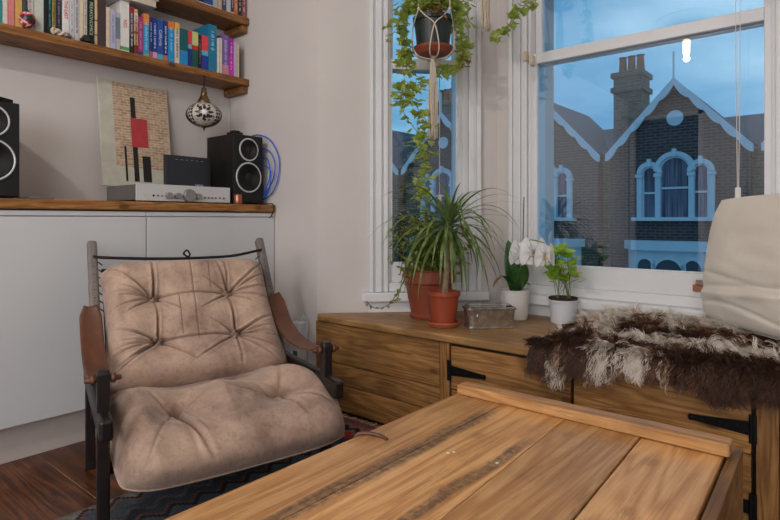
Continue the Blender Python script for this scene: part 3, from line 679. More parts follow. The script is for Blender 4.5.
book(62, 69.5, SZ+.205, (226, 222, 220), 'white book with red lettering and a blue top', bands=((.80, 1, (30, 110, 190)), (0, .16, (220, 214, 214))), ink=(206, 70, 66), text='THE LAST', tsize=.017, tz=.56)
book(69.5, 74.5, SZ+.20, (214, 212, 214), 'white speckled book right of the red-lettered white one', ink=(150, 156, 176))
book(74.5, 79.2, SZ+.20, (208, 204, 208), 'second white speckled book, beside the cream one', ink=(110, 110, 130))
book(79.2, 83.5, SZ+.198, (220, 206, 178), 'cream-yellow book left of the pale one with faint print')
book(83.5, 87.5, SZ+.198, (206, 198, 184), 'pale stone book left of the black one with large letters', ink=(160, 130, 120))
book(87.5, 94.5, SZ+.205, (16, 20, 18), 'black book with large greenish-white capitals', ink=(176, 200, 168), text='FREAKONOMICS', tsize=.0185, tz=.52)
book(94.5, 97.8, SZ+.205, (206, 180, 140), 'thin tan book with dark bands between two dark ones', bands=((.2, .22, (30, 24, 22)), (.5, .52, (30, 24, 22))))
book(97.8, 106, SZ+.208, (74, 56, 58), 'plain dark brown book right of the thin tan one on the lower shelf', bands=((.3, .31, (50, 36, 38)),))
book(106, 110.3, SZ+.176, (216, 200, 176), 'cream book right of the dark brown one')
book(110.3, 116, SZ+.170, (186, 184, 208), 'lavender book with faint lettering', ink=(150, 150, 190))
book(116, 120.3, SZ+.165, (190, 180, 190), 'greyish lilac book with a blue-grey panel', bands=((.3, .86, (110, 132, 150)),))
book(120.3, 129.6, zt(125, 1), (226, 226, 220), 'thick white book with red lettering under the stacked pair', ink=(200, 50, 80), text='RED', tsize=.02, tz=.55, bands=((.03, .1, (90, 160, 90)),))
book(129.6, 134, zt(132, 7), (92, 66, 80), 'dark mottled book with a red top and black foot', bands=((.86, 1, (170, 34, 52)), (0, .38, (30, 28, 32))), ink=(200, 200, 200))
book(134, 138.2, zt(136, 9), (206, 172, 128), 'tan patterned book with a dark red patch', bands=((.72, .9, (220, 206, 196)), (0, .2, (130, 40, 46)), (.45, .5, (150, 70, 50))), ink=(110, 70, 50))
book(138.2, 143.3, zt(141, 17), (168, 62, 122), 'magenta book with pale lettering', bands=((0, .1, (60, 60, 110)),), ink=(206, 140, 176))
book(143.3, 149.5, zt(146, 14), (58, 150, 206), 'sky blue book with an orange top beside the magenta one', bands=((.74, 1, (222, 132, 66)), (0, .08, (120, 170, 120))), ink=(150, 206, 232))
book(149.5, 152.6, zt(151, 17), (24, 48, 112), 'thin navy travel guide right of the orange-topped sky blue book', bands=((0, .16, (170, 90, 110)),), ink=(180, 200, 230), textw=.45)
book(152.6, 157.4, zt(155, 18), (28, 56, 140), 'navy blue guide with pale lettering, left of the blue California guide', bands=((0, .16, (212, 160, 190)),), ink=(200, 214, 236), textw=.6)
book(157.4, 163.4, zt(160, 20), (34, 84, 168), 'royal blue guide lettered California', bands=((0, .14, (80, 176, 196)),), ink=(206, 226, 240), text='California', tsize=.019, tz=.55)
book(163.4, 168, zt(166, 21), (26, 48, 132), 'narrow navy guide right of the California guide', bands=((0, .14, (190, 110, 90)),), ink=(200, 214, 236))
book(168, 174.6, zt(171, 22), (30, 146, 206), 'bright blue book with an orange cap', bands=((.82, 1, (226, 124, 60)),), ink=(130, 200, 232), textw=.6)
book(174.6, 179.8, zt(177, 23), (214, 206, 190), 'white book with a yellow top', bands=((.84, 1, (222, 178, 70)),), ink=(110, 110, 120))
book(179.8, 188, zt(184, 29), (18, 92, 96), 'dark teal book with a bright blue lower third', bands=((0, .40, (30, 140, 200)),))
book(188, 192, zt(190, 31), (24, 52, 130), 'narrow book in red and navy left of the yellow-topped one', bands=((.62, 1, (216, 60, 76)), (.5, .62, (110, 176, 196))))
book(192, 198.4, zt(195, 32), (24, 84, 84), 'dark green book with a pale yellow top', bands=((.62, 1, (204, 206, 140)), (.5, .62, (190, 50, 50))))
book(198.4, 201.6, zt(200, 35), (22, 22, 28), 'thin black book with specks of lettering', ink=(150, 130, 90))
book(201.6, 208.4, zt(205, 36), (26, 60, 158), 'navy book with a bright red top and light blue band', bands=((.56, 1, (226, 66, 84)), (.42, .56, (90, 180, 200))))
book(208.4, 217, zt(213, 25), (22, 122, 160), 'tallest teal-blue book on the lower shelf', ink=(140, 210, 230), textw=.4, depth=.155)
book(217, 219.6, zt(218, 38), (222, 220, 210), 'first slim white book right of the tall teal one')
book(219.6, 222.4, zt(221, 38), (212, 206, 196), 'second slim white book right of the tall teal one')
book(222.4, 229, zt(226, 35), (124, 96, 168), 'mottled purple book right of the slim white ones', bands=((0, .25, (196, 130, 150)),), ink=(190, 176, 216), depth=.15)
book(229, 233.8, zt(231, 38), (164, 40, 158), 'glossy magenta-purple book right of the mottled purple one', bands=((.0, .5, (196, 50, 176)),), ink=(230, 170, 226))
book(233.8, 237, zt(235, 42), (190, 180, 208), 'pale lilac book near the right end of the lower shelf')
book(237, 239.4, zt(238, 44), (206, 190, 160), 'thin cream book at the right end of the lower shelf')
# flat pair on top of the white books
def flat_book(y0, y1, z0, z1, col, label, x0=-2.60, x1=-2.44):
    r = thing('book', label, 'book', ((x0+x1)/2, (y0+y1)/2, z0), 'books lying flat')
    b = MB(); b.box(x0, x1, y0, y1, z0, z0+.0022); b.box(x0, x1, y0, y1, z1-.0022, z1); b.box(x0, x0+.003, y0, y1, z0, z1); b.build('cover', colmat(col), r, bevel=.001)
    b = MB(); b.box(x0+.003, x1-.003, y0+.003, y1-.003, z0+.0023, z1-.0023); b.build('page_block', 'pages', r); return r
zf = zt(125, 1)+.002
ya, yb = atx(106.5, 0, XS).y, atx(154, 0, XS).y
flat_book(ya, yb, zf, zf+.030, (208, 206, 206), 'white book lying flat across the tops of the standing books')
flat_book(ya+.02, yb+.012, zf+.031, zf+.050, (184, 170, 92), 'olive-yellow book lying on top of the flat white one')
UB = 1.907
ul = [(148, 154, (170, 150, 130)), (154, 161, (60, 70, 90)), (161, 168, (190, 186, 180)), (168, 176, (60, 44, 40)), (176, 184, (196, 170, 120)), (184, 192, (150, 60, 50)), (192, 199, (120, 130, 140)),
      (199, 203.5, (26, 26, 34)), (203.5, 213, (40, 80, 140)), (213, 217.5, (168, 176, 190)), (217.5, 222, (206, 170, 130)), (222, 226.5, (60, 74, 96)), (226.5, 231, (190, 196, 206)), (231, 234, (44, 60, 70)), (234, 238, (206, 110, 66)), (238, 242, (34, 40, 50)), (242, 246.5, (150, 84, 86))]
un = ['tan', 'slate', 'pale grey', 'dark brown', 'straw yellow', 'brick red', 'grey-blue', 'black', 'blue', 'silver-blue mottled', 'pale orange', 'dark slate blue', 'pale grey-blue', 'dark green-grey', 'orange', 'black-and-white', 'dusky rose']
for (a_, b_, c_), nm in zip(ul, un):
    book(a_, b_, UB+.17+.02*random.random(), c_, 'foot of a %s book on the upper shelf, cut by the top edge' % nm, base=UB, group='books on the upper shelf', ink=(200, 200, 200), bands=((0, .05, (200, 190, 180)),) if (int(a_) % 2) else ())

# small things in front of the books
c_ = atx(27, 17, -2.452)
r = thing('painted_bauble', 'red and white painted bauble on a dark string in front of the books', 'ornament', (c_.x-.0, c_.y, SZ))
b = MB(); R_ = .030
b.lathe([(0.001, -R_), (R_*.5, -R_*.87), (R_*.85, -R_*.5), (R_, 0), (R_*.85, R_*.5), (R_*.5, R_*.87), (.001, R_)], (c_.x+.005, c_.y, SZ+R_+.002), 24)
m, n, l, p = newmat('painted_bauble'); tc = N(n, 'ShaderNodeTexCoord')
l.new(ramp(n, l, noise_n(n, l, tc.outputs['Object'], 42, 1), [(.0, srgb(30, 44, 40)), (.40, srgb(190, 34, 56)), (.52, srgb(222, 212, 208)), (.62, srgb(196, 40, 60)), (.7, srgb(70, 130, 130))], 'CONSTANT'), p.inputs['Base Color']); p.inputs['Roughness'].default_value = .3
b.build('bauble_body', m, r, smooth=True)
b = MB(); b.tube([(c_.x+.005, c_.y, SZ+.06), (c_.x+.003, c_.y-.003, SZ+.16), (c_.x+.003, c_.y, SZ+.28)], .002, 6); b.lathe([(.007, 0), (.007, .01)], (c_.x+.005, c_.y, SZ+.058), 10)
b.build('hanging_string', 'black', r)
c_ = atx(59, 28, -2.456)
b = MB()
for k in range(3):
    ph = k*2.1; b.tube([(c_.x+.006*math.sin(a*2+ph), c_.y+.026*math.cos(a+ph*.3), SZ+.014+.008*math.sin(a*3+ph)+.002*k) for a in [2*PI*j/28 for j in range(28)]], .0055, 6, True)
tag(b.build('rope_knot', 'rope', org=(c_.x, c_.y, SZ), smooth=True), 'small knot of pale rope on the shelf in front of the books', 'ornament')
c_ = atx(67.5, 33, -2.455)
b = MB(); b.lathe([(.0, 0), (.014, .001), (.017, .008), (.012, .015), (0, .017)], (c_.x, c_.y, SZ), 14)
tag(b.build('pebble', M['silvergrey'], org=(c_.x, c_.y, SZ), smooth=True), 'small dark grey pebble beside the rope knot', 'ornament')
c_ = atx(86.5, 35, -2.456)
r = thing('toy_car', 'tiny dark toy car on the shelf below the large-lettered black book', 'toy', (c_.x, c_.y, SZ))
b = MB(); b.extrude([(c_.x-.01, c_.y-.024, SZ+.004), (c_.x-.01, c_.y+.024, SZ+.004), (c_.x-.01, c_.y+.024, SZ+.014), (c_.x-.01, c_.y+.012, SZ+.017), (c_.x-.01, c_.y+.006, SZ+.028), (c_.x-.01, c_.y-.012, SZ+.028), (c_.x-.01, c_.y-.018, SZ+.016), (c_.x-.01, c_.y-.024, SZ+.014)], (.02, 0, 0)); b.build('body', plain('toy_paint', srgb(42, 46, 44), .4), r, bevel=.002)
for s_ in (-.014, .014):
    b = MB(); b.lathe([(.005, 0), (.005, .024)], (c_.x-.012, c_.y+s_, SZ+.0055), 12, (1, 0, 0)); b.build('wheel', 'blackmatt', r)

# ------------------------------------------------------------------ mosaic lamp under the shelf
c_ = at(204, 115, 2.71)
r = thing('mosaic_lantern', 'small mosaic glass hanging lamp with a brass cap under the lower shelf', 'lamp', c_)
m, n, l, p = newmat('mosaic_glass'); tc = N(n, 'ShaderNodeTexCoord')
vo = N(n, 'ShaderNodeTexVoronoi'); vo.inputs['Scale'].default_value = 95; l.new(tc.outputs['Object'], vo.inputs['Vector'])
vd = N(n, 'ShaderNodeTexVoronoi', feature='DISTANCE_TO_EDGE'); vd.inputs['Scale'].default_value = 95; l.new(tc.outputs['Object'], vd.inputs['Vector'])
base = ramp(n, l, vo.outputs['Color'], [(.0, srgb(205, 196, 186)), (.52, srgb(224, 218, 208)), (.60, srgb(60, 46, 36))], 'CONSTANT')
dotv = N(n, 'ShaderNodeVectorMath', operation='NORMALIZE'); l.new(tc.outputs['Object'], dotv.inputs[0])
vdir = Vector((.86, -.50, .05)).normalized()
dp = N(n, 'ShaderNodeVectorMath', operation='DOT_PRODUCT'); l.new(dotv.outputs[0], dp.inputs[0]); dp.inputs[1].default_value = vdir
band = ramp(n, l, dp.outputs['Value'], [(0, srgb(44, 34, 28)), (.30, srgb(44, 34, 28)), (.42, srgb(214, 206, 196))], 'CONSTANT')
c1_ = mixc(n, l, ramp(n, l, dp.outputs['Value'], [(.60, g(0)), (.70, g(0)), (.72, g(.0)), (.8, g(0))]), band, base)
vo2 = N(n, 'ShaderNodeTexVoronoi'); vo2.inputs['Scale'].default_value = 60; l.new(tc.outputs['Object'], vo2.inputs['Vector'])
petal = ramp(n, l, vo2.outputs['Distance'], [(0, g(1)), (.34, g(1)), (.40, g(0))])
ringm = ramp(n, l, dp.outputs['Value'], [(.74, g(0)), (.80, g(1)), (.955, g(1)), (.965, g(0))], 'CONSTANT')
c2_ = mixc(n, l, mixc(n, l, 1.0, petal, ringm, 'MULTIPLY'), c1_, srgb(40, 34, 40))
c3_ = mixc(n, l, ramp(n, l, vd.outputs['Distance'], [(.03, g(.75)), (.07, g(0))]), c2_, srgb(60, 52, 44))
l.new(c3_, p.inputs['Base Color']); p.inputs['Roughness'].default_value = .25; M['mosaic'] = m
b = MB(); R_ = .083; hh = .060
b.lathe([(R_*math.cos(a), hh*math.sin(a)) for a in [(-PI/2*.86)+(PI*.86)*k/24 for k in range(25)]], c_, 40)
b.build('glass_globe', 'mosaic', r, smooth=True)
def gl_pt(th, ph, o_=.0008):      # angular offsets from the medallion centre
    az = math.atan2(-.50, .86)+th; return c_+Vector((math.cos(az)*math.cos(ph)*(R_+o_), math.sin(az)*math.cos(ph)*(R_+o_), math.sin(ph)*(hh+o_)))
def patch(th, ph, ra, rb_, rot, mt_, nm, o_=.0008, n_=14):
    b = MB(); vs = [gl_pt(th, ph, o_)]
    for k in range(n_):
        a = 2*PI*k/n_; x_, y_ = ra*math.cos(a), rb_*math.sin(a)*(1-.45*math.cos(a)); vs.append(gl_pt(th+x_*math.cos(rot)-y_*math.sin(rot), ph+(x_*math.sin(rot)+y_*math.cos(rot))*1.25, o_))
    b.add(vs, [(0, k+1, (k+1)%n_+1) for k in range(n_)]); return b.build(nm, mt_, globe_)
globe_ = [o for o in r.children if o.name.startswith('glass_globe')][0]
dkm = plain('dark_mosaic', srgb(44, 34, 34), .3); lgm = plain('pale_mosaic', srgb(226, 224, 222), .2)
for md_ in (0, -1.75, 1.75):
    patch(md_, .02, .13, .13, 0, lgm, 'mosaic_centre')
    for k in range(8):
        a = 2*PI*k/8; patch(md_+.36*math.cos(a), .02+.42*math.sin(a), .17, .085, a, dkm, 'mosaic_petal', .0009)
for md_ in (-.87, .87):
    for k in range(-3, 4):
        ph_ = k*.26
        for dx_ in (-.10, .10): patch(md_+dx_, ph_, .085, .08, PI/4, dkm, 'mosaic_tile', .0009)
b = MB(); b.lathe([(.030, .055), (.034, .058), (.030, .066), (.020, .085), (.014, .100), (.016, .108), (.012, .112), (.012, .128), (.004, .134)], c_, 24)
b.build('brass_cap', 'brass', r, smooth=True)
b = MB(); b.lathe([(.001, -.078), (.003, -.074), (.004, -.064), (.020, -.058), (.026, -.054)], c_, 20); b.build('finial', 'brass', r, smooth=True)
b = MB(); b.tube([c_+Vector((0, 0, .13)), Vector((c_.x, c_.y, 1.551))], .0028, 8); b.tube([(c_.x-.006, c_.y, 1.545), (c_.x, c_.y, 1.538), (c_.x+.006, c_.y, 1.545)], .002, 6); b.build('hanging_cord', 'blackmatt', r)

# ------------------------------------------------------------------ things on the worktop
WZ = .9255
def speaker(y0, y1, label):
    r = thing('bookshelf_speaker', label, 'speaker', (-2.39, (y0+y1)/2, WZ), 'pair of black speakers'); xf = -2.28; yc = (y0+y1)/2
    b = MB(); b.box(-2.505, xf, y0, y1, WZ+.004, 1.262); b.build('speaker_box', 'black', r, bevel=.004)
    b = MB(); b.box(xf, xf+.004, y0+.004, y1-.004, WZ+.008, 1.258); b.build('front_baffle', 'blackmatt', r, bevel=.002)
    for (z, R_, nm) in ((1.192, .055, 'tweeter'), (1.057, .073, 'woofer')):
        b = MB(); b.lathe([(R_-.007, 0), (R_-.006, .003), (R_-.001, .004), (R_+.001, .001), (R_+.001, 0)], (xf+.004, yc, z), 48, (1, 0, 0))
        rg = b.build('%s_ring' % nm, 'ring', r, smooth=True)
        b = MB(); b.lathe([(R_-.006, .0022), (R_*.86, .0045), (R_*.78, .001), (R_*.40, -.003), (R_*.32, .002), (R_*.18, .006), (.001, .0075)], (xf+.004, yc, z), 40, (1, 0, 0))
        b.build('%s_cone' % nm, 'blackmatt', rg, smooth=True)
    for sx in (-2.48, -2.31):
        for sy in (y0+.02, y1-.02):
            b = MB(); b.lathe([(.008, 0), (.008, .004)], (sx, sy, WZ), 10); b.build('foot', 'blackmatt', r)
    return r
speaker(1.558, 1.731, 'black two-way speaker standing beside the blue cable')
speaker(.504, .677, 'black two-way speaker cut by the left edge of the picture')
c_ = atx(235, 133, -2.33); b = MB(); b.box(c_.x-.03, c_.x+.03, 1.575, 1.63, 1.2632, 1.276); b.box(c_.x-.02, c_.x+.02, 1.585, 1.62, 1.276, 1.284)
tag(b.build('speaker_remote', 'blackmatt', org=(c_.x, 1.6, 1.2632), bevel=.004), 'small black gadget on top of the speaker by the blue cable', 'gadget')
b = MB(); b.prism([(-2.46, .54), (-2.30, .52), (-2.27, .60), (-2.315, .667), (-2.46, .65)], 1.2632, 1.279); b.prism([(-2.46, .56), (-2.31, .54), (-2.29, .6), (-2.46, .63)], 1.279, 1.289)
tag(b.build('media_box', 'blackmatt', org=(-2.37, .6, 1.2632), bevel=.003), 'flat black box on top of the left speaker', 'gadget')
# amplifier
M['knobmetal'] = plain('knob_metal', srgb(158, 156, 155), .3, .6, var=.04)
r = thing('amplifier', 'silver stereo amplifier with a row of knobs on the worktop', 'amplifier', (-2.41, 1.315, WZ))
ay0, ay1 = 1.091, 1.539; xf = -2.275
b = MB(); b.box(-2.557, xf-.008, ay0+.003, ay1-.003, WZ+.008, .998); b.build('case', 'silvergrey', r, bevel=.002)
b = MB(); b.box(xf-.008, xf, ay0, ay1, WZ+.005, 1.0015); b.build('front_panel', 'silver', r, bevel=.002)
def ayp(px): return atx(px, 190, xf).y
for (px_, z, R_) in ((168, .955, .014), (177, .955, .013), (188.5, .957, .0285), (197.5, .955, .0125)):
    b = MB(); b.lathe([(R_*1.06, 0), (R_*1.06, .002), (R_, .003), (R_, .017), (R_*.93, .020), (.001, .0195)], (xf, ayp(px_), z), 32, (1, 0, 0)); b.build('knob', 'knobmetal', r, smooth=False, bevel=.0008)
for px_ in (205, 208.5, 212, 215.5, 219.5, 223.5):
    b = MB(); b.lathe([(.0042, 0), (.0042, .004), (.001, .005)], (xf, ayp(px_), .951), 12, (1, 0, 0)); b.build('button', 'silvergrey', r)
for px_, mt_, rr_ in ((146, 'silver', .007), (153.5, 'blackmatt', .0045), (158, 'silvergrey', .0045), (162, 'silvergrey', .004)):
    b = MB(); b.lathe([(rr_, 0), (rr_, .002), (.001, .0025)], (xf, ayp(px_), .953), 14, (1, 0, 0)); b.build('button' if px_ != 153.5 else 'headphone_socket', mt_, r)
for sx in (-2.53, -2.31):
    for sy in (ay0+.04, ay1-.04):
        b = MB(); b.lathe([(.014, 0), (.014, .008)], (sx, sy, WZ), 12); b.build('foot', 'blackmatt', r)
# router on the amplifier
r = thing('broadband_router', 'dark upright broadband router standing on the amplifier', 'router', (-2.415, 1.40, .9985))
b = MB(); ry0, ry1 = 1.288, 1.515
b.extrude([(-2.400, ry0, 1.0), (-2.400, ry1, 1.0), (-2.405, ry1, 1.148), (-2.405, ry0, 1.148)], (-.026, 0, 0)); b.build('router_body', 'router', r, bevel=.004)
b = MB()
for k in range(6): b.box(-2.4045, -2.4035, 1.335+.026*k, 1.345+.026*k, 1.128, 1.1295)
b.build('status_light', emit('status_led', srgb(150, 160, 175), .3), r)
letters('TalkTalk', .0125, (-2.3995, 1.452, 1.014), (0, 1, 0), (0, 0, 1), plain('white_print', srgb(210, 210, 212), .5), r)
b = MB(); b.lathe([(.03, 0), (.028, .006)], (-2.415, 1.33, .9985), 16); b.lathe([(.03, 0), (.028, .006)], (-2.415, 1.47, .9985), 16); b.build('stand', 'blackmatt', r)
# leaning print
r = thing('canvas_print', 'unframed print of tan brickwork leaning on the wall behind the amplifier', 'picture', (-2.53, 1.24, .999))
pb = Vector((-2.550, 0, 1.0025)); pt = Vector((-2.614, 0, 1.490)); V_ = (pt-pb); PL = V_.length; V_.normalize(); Y_ = Vector((0, 1, 0)); NN = Y_.cross(V_).normalized()
def pp(y, v, o=0): return pb+V_*(v*PL)+Vector((0, 1.078+y*.326, 0))+NN*o
b = MB(); b.extrude([pp(0, 0), pp(1, 0), pp(1, 1), pp(0, 1)], -NN*.012); b.build('canvas', plain('print_cream', srgb(198, 196, 180), .8, var=.10, scale=18), r, bevel=.001)
m, n, l, p = newmat('printed_brick'); tc = N(n, 'ShaderNodeTexCoord'); sp = N(n, 'ShaderNodeSeparateXYZ'); l.new(tc.outputs['Object'], sp.inputs[0]); cb = N(n, 'ShaderNodeCombineXYZ'); l.new(sp.outputs[1], cb.inputs[0]); l.new(sp.outputs[2], cb.inputs[1])
bt = N(n, 'ShaderNodeTexBrick'); bt.inputs['Scale'].default_value = 1; bt.inputs['Brick Width'].default_value = .034; bt.inputs['Row Height'].default_value = .0125; bt.inputs['Mortar Size'].default_value = .0016
bt.inputs['Color1'].default_value = srgb(178, 140, 112); bt.inputs['Color2'].default_value = srgb(206, 178, 148); bt.inputs['Mortar'].default_value = srgb(208, 194, 172); l.new(cb.outputs[0], bt.inputs['Vector'])
l.new(mixc(n, l, 1.0, bt.outputs['Color'], ramp(n, l, noise_n(n, l, tc.outputs['Object'], 60, 3), [(.3, g(.72)), (.7, g(1.12))]), 'MULTIPLY'), p.inputs['Base Color']); p.inputs['Roughness'].default_value = .8
b = MB(); b.extrude([pp(.19, .19, .0006), pp(.985, .17, .0006), pp(.985, .985, .0006), pp(.19, .985, .0006)], -NN*.0005); b.build('printed_brickwork', m, r)
ink = plain('print_black', srgb(36, 34, 34), .8); red = plain('print_red', srgb(186, 62, 68), .8)
def shp(nm, mt_, q_, o_=.0012):
    b = MB(); b.extrude([pp(x_, v_, o_) for x_, v_ in q_], -NN*.0005); b.build(nm, mt_, r)
shp('black_bar', ink, [(.43, .05), (.50, .05), (.50, .86), (.43, .86)]); shp('red_block', red, [(.42, .38), (.66, .38), (.66, .66), (.42, .66)], .0022)
shp('black_block', ink, [(.56, .05), (.68, .05), (.68, .30), (.56, .30)]); shp('black_stripe', ink, [(.31, .05), (.34, .05), (.34, .38), (.31, .38)])
# copper candle cup, tablet, cables
c_ = atx(238, 200, -2.262); b = MB()
b.lathe([(.019, 0), (.020, .002), (.020, .044), (.018, .046), (.017, .044), (.017, .008), (.001, .008)], (c_.x, c_.y, WZ), 28)
tag(b.build('copper_cup', 'copper', org=(c_.x, c_.y, WZ), smooth=True), 'little copper cup in front of the speaker', 'cup')
b = MB(); a0 = atx(19, 194, -2.30).y; a1 = atx(50, 196, -2.30).y; b.box(-2.40, -2.255, .70, a1, WZ, WZ+.007)
tag(b.build('tablet', M['silvergrey'], org=(-2.32, .76, WZ), bevel=.002), 'thin dark tablet lying on the worktop beside the left speaker', 'tablet')
b = MB(); c_ = Vector((-2.26, 1.752, 0))
def loop(cx, cz, rx, rz, y, tw, n_=30): return [(cx+rx*math.cos(a)+.01*math.sin(2*a+tw), y+.004*math.sin(3*a+tw), cz+rz*math.sin(a)) for a in [2*PI*k/n_ for k in range(n_)]]
pz = lambda px, py: atx(px, py, -2.26)
def bl(pts, off):
    return catmull([Vector((aty(px, py, 1.75+off).x, 1.75+off, max(aty(px, py, 1.75+off).z, WZ+.005))) for px, py in pts], 6)
b.tube(bl([(252, 136), (259, 135), (270, 140), (278, 155), (279, 172), (274, 190), (264, 199), (256, 198)], .012), .0032, 6)
b.tube(bl([(262, 148), (270, 152), (275, 165), (272, 182), (262, 196), (255, 190), (260, 170), (262, 150)], .004), .0032, 6)
b.tube(bl([(262, 158), (268, 160), (270, 175), (266, 188), (259, 197), (256, 180), (262, 160)], -.004), .0032, 6)
b.tube(bl([(264, 165), (271, 172), (268, 192), (260, 200), (254, 196)], -.010), .0032, 6)
tag(b.build('network_cable', 'blue', org=(-2.26, 1.75, WZ), smooth=True), 'coiled bright blue network cable between the speaker and the wall', 'cable')
b = MB(); b.tube(catmull([(-2.32, 1.747, WZ+.004), (-2.26, 1.748, WZ+.005), (-2.226, 1.751, WZ+.003), (-2.222, 1.752, .90), (-2.228, 1.746, .875), (-2.233, 1.735, .86)], 6), .0028, 6)
tag(b.build('power_cable', 'blackmatt', org=(-2.25, 1.75, .88), smooth=True), 'black cable dropping over the right end of the worktop', 'cable')
b = MB(); b.tube([(XL+.006, YF-.006, WZ), (XL+.006, YF-.006, 1.50)], .0035, 6)
tag(b.build('wall_cable', 'wcable', org=(XL+.006, YF-.006, WZ), smooth=True), 'white cable running up the corner behind the speaker', 'cable')
# white plug box on the wall behind the chair
r = thing('plug_adapter', 'white plug-in box on the wall behind the armchair arm', 'adapter', (-2.03, YF-.02, .15))
b = MB(); b.box(-2.075, -1.995, YF-.045, YF-.0005, .16, .37); pbx = b.build('adapter_body', 'white', r, bevel=.008, seg=3)
b = MB(); b.box(-2.045, -2.02, YF-.049, YF-.045, .205, .235); plab(b.build('indicator', plain('green_plastic', srgb(60, 110, 80), .4), r), 'green indicator')
b = MB(); b.tube(catmull([(-2.03, YF-.03, .37), (-2.0, YF-.03, .41), (-1.96, YF-.035, .36), (-1.965, YF-.04, .2), (-2.0, YF-.04, .06), (-2.05, YF-.04, .02)], 6), .003, 6); b.build('cord', 'wcable', r, smooth=True)
b = MB(); b.tube(catmull([(-2.10, YF-.04, .30), (-2.14, YF-.05, .2), (-2.09, YF-.04, .08), (-2.02, YF-.045, .14), (-2.04, YF-.047, .2)], 6), .003, 6); b.build('cord', 'wcable', r, smooth=True)

# ------------------------------------------------------------------ window bench
BY = 1.76
r = thing('storage_bench', 'built-in reclaimed wood window bench with hinged doors filling the bay', 'bench', (-.7, 2.0, 0))
b = MB()
b.prism([(-1.908, BY-.005), (-1.893, BY-.018), (.40, BY-.018), (C4.x-.01, YF), (C3.x-.002, C3.y-.006), (C2.x+.002, C2.y-.006), (C1.x+.026, YF+.008)], .39, .42, .4)
b.build('seat_board', 'benchtop', r, bevel=.006, seg=3)
b = MB(); b.prism([(-1.90, BY+.028), (.50, BY+.028), (.52, YF+.01), (C3.x-.01, C3.y-.02), (C2.x+.01, C2.y-.02), (C1.x+.04, YF+.02)], .01, .388); b.build('carcass', plain('dark_inside', srgb(40, 27, 18), .9), r)
b = MB()
b.box(-1.925, -1.231, BY, BY+.022, .212, .386, .9); b.box(-1.925, -1.231, BY+.003, BY+.025, .118, .209, 2.3); b.box(-1.925, -1.231, BY+.003, BY+.025, .004, .115, 3.1)
b.build('side_panel', 'bench', r, bevel=.003)
b = MB(); b.box(-1.228, -1.185, BY-.002, BY+.026, .004, .386, 1.7); b.build('post', 'benchv', r, bevel=.003)
b = MB(); b.box(-.211, -.160, BY-.002, BY+.026, .004, .372, 2.7); b.build('post', 'benchv', r, bevel=.003)
b = MB(); b.box(-1.178, -.716, BY, BY+.022, .215, .377, 4.4); b.box(-1.178, -.716, BY+.002, BY+.022, .02, .2115, 5.4); d1 = b.build('door', 'bench', r, bevel=.003)
b = MB(); b.box(-.706, -.222, BY, BY+.022, .225, .375, 6.1); b.box(-.706, -.222, BY+.002, BY+.022, .02, .2215, 7.3); d2 = b.build('door', 'bench', r, bevel=.003)
b = MB(); b.box(-.150, .50, BY, BY+.022, .21, .372, 8.2); b.box(-.150, .50, BY+.002, BY+.022, .02, .207, 9.2); d3 = b.build('door', 'bench', r, bevel=.003)
def hinge(x, z, s_, parent):
    b = MB(); b.box(min(x, x-s_*.014), max(x, x-s_*.014), BY-.006, BY-.0025, z-.038, z+.038); b.tube([(x, BY-.006, z-.038), (x, BY-.006, z+.038)], .0045, 8)
    b.extrude([(x, BY-.0005, z-.019), (x+s_*.135, BY-.0005, z-.008), (x+s_*.148, BY-.0005, z-.009), (x+s_*.152, BY-.0005, z), (x+s_*.148, BY-.0005, z+.009), (x+s_*.135, BY-.0005, z+.008), (x, BY-.0005, z+.019)], (0, -.004, 0))
    h_ = b.build('strap_hinge', 'iron', parent)
    plab(h_, 'black iron strap hinge')
    for k in (.03, .07, .115, .14):
        b = MB(); b.lathe([(.004, 0), (.0035, .002), (.001, .003)], (x+s_*k, BY-.0045, z), 10, (0, -1, 0)); b.build('screw', 'iron', h_)
hinge(-1.178, .285, 1, d1); hinge(-1.178, .085, 1, d1); hinge(-.222, .295, -1, d2); hinge(-.222, .085, -1, d2)

# ------------------------------------------------------------------ coffee table chest
TX0, TX1, TY0, TY1, TZ = -.802, -.178, .06, 1.282, .40
r = thing('coffee_table', 'chest-like coffee table of reclaimed pine planks in the foreground', 'table', ((TX0+TX1)/2, .66, 0))
YR = 1.262
sm_ = [(TX0, 0), (-.668, .004), (-.512, .050), (-.350, .044), (TX1-.022, .034)]
def sxx(k, y): return sm_[k][0]+(YR-y)*sm_[k][1]
b = MB()
for k in range(4):
    gl_, gr_ = (.0006 if k else 0), (.0022 if k == 2 else .0008)
    b.prism([(sxx(k, TY0)+gl_, TY0), (sxx(k+1, TY0)-gr_, TY0), (sxx(k+1, TY1)-gr_, TY1), (sxx(k, TY1)+gl_, TY1)], TZ-.028, TZ-(.0015 if k == 3 else 0), [.33, 1.61, 2.87, 4.1][k])
b.build('table_top', 'table', r, bevel=.0022)
b = MB(); b.box(TX0+.004, TX1-.010, TY1-.064, TY1-.018, TZ+.0005, TZ+.026, .7); b.build('batten', 'tablex', r, bevel=.005, seg=3)
e0, e1 = sxx(4, TY0), sxx(4, TY1+.02)
b = MB()
for (z0_, z1_, pd_) in ((TZ-.16, TZ-.004, .9), (.03, TZ-.163, 2.2)): b.prism([(e0+.004, TY0), (e0+.024, TY0), (e1+.024, TY1+.02), (e1+.004, TY1+.02)], z0_, z1_, pd_)
b.build('side_panel', 'tableside', r, bevel=.003)
b = MB(); b.box(TX0, TX0+.02, TY0, TY1, TZ-.16, TZ-.031, 3.9); b.box(TX0, TX0+.02, TY0, TY1, .03, TZ-.163, 1.2); b.build('side_panel', 'tableside', r, bevel=.003)
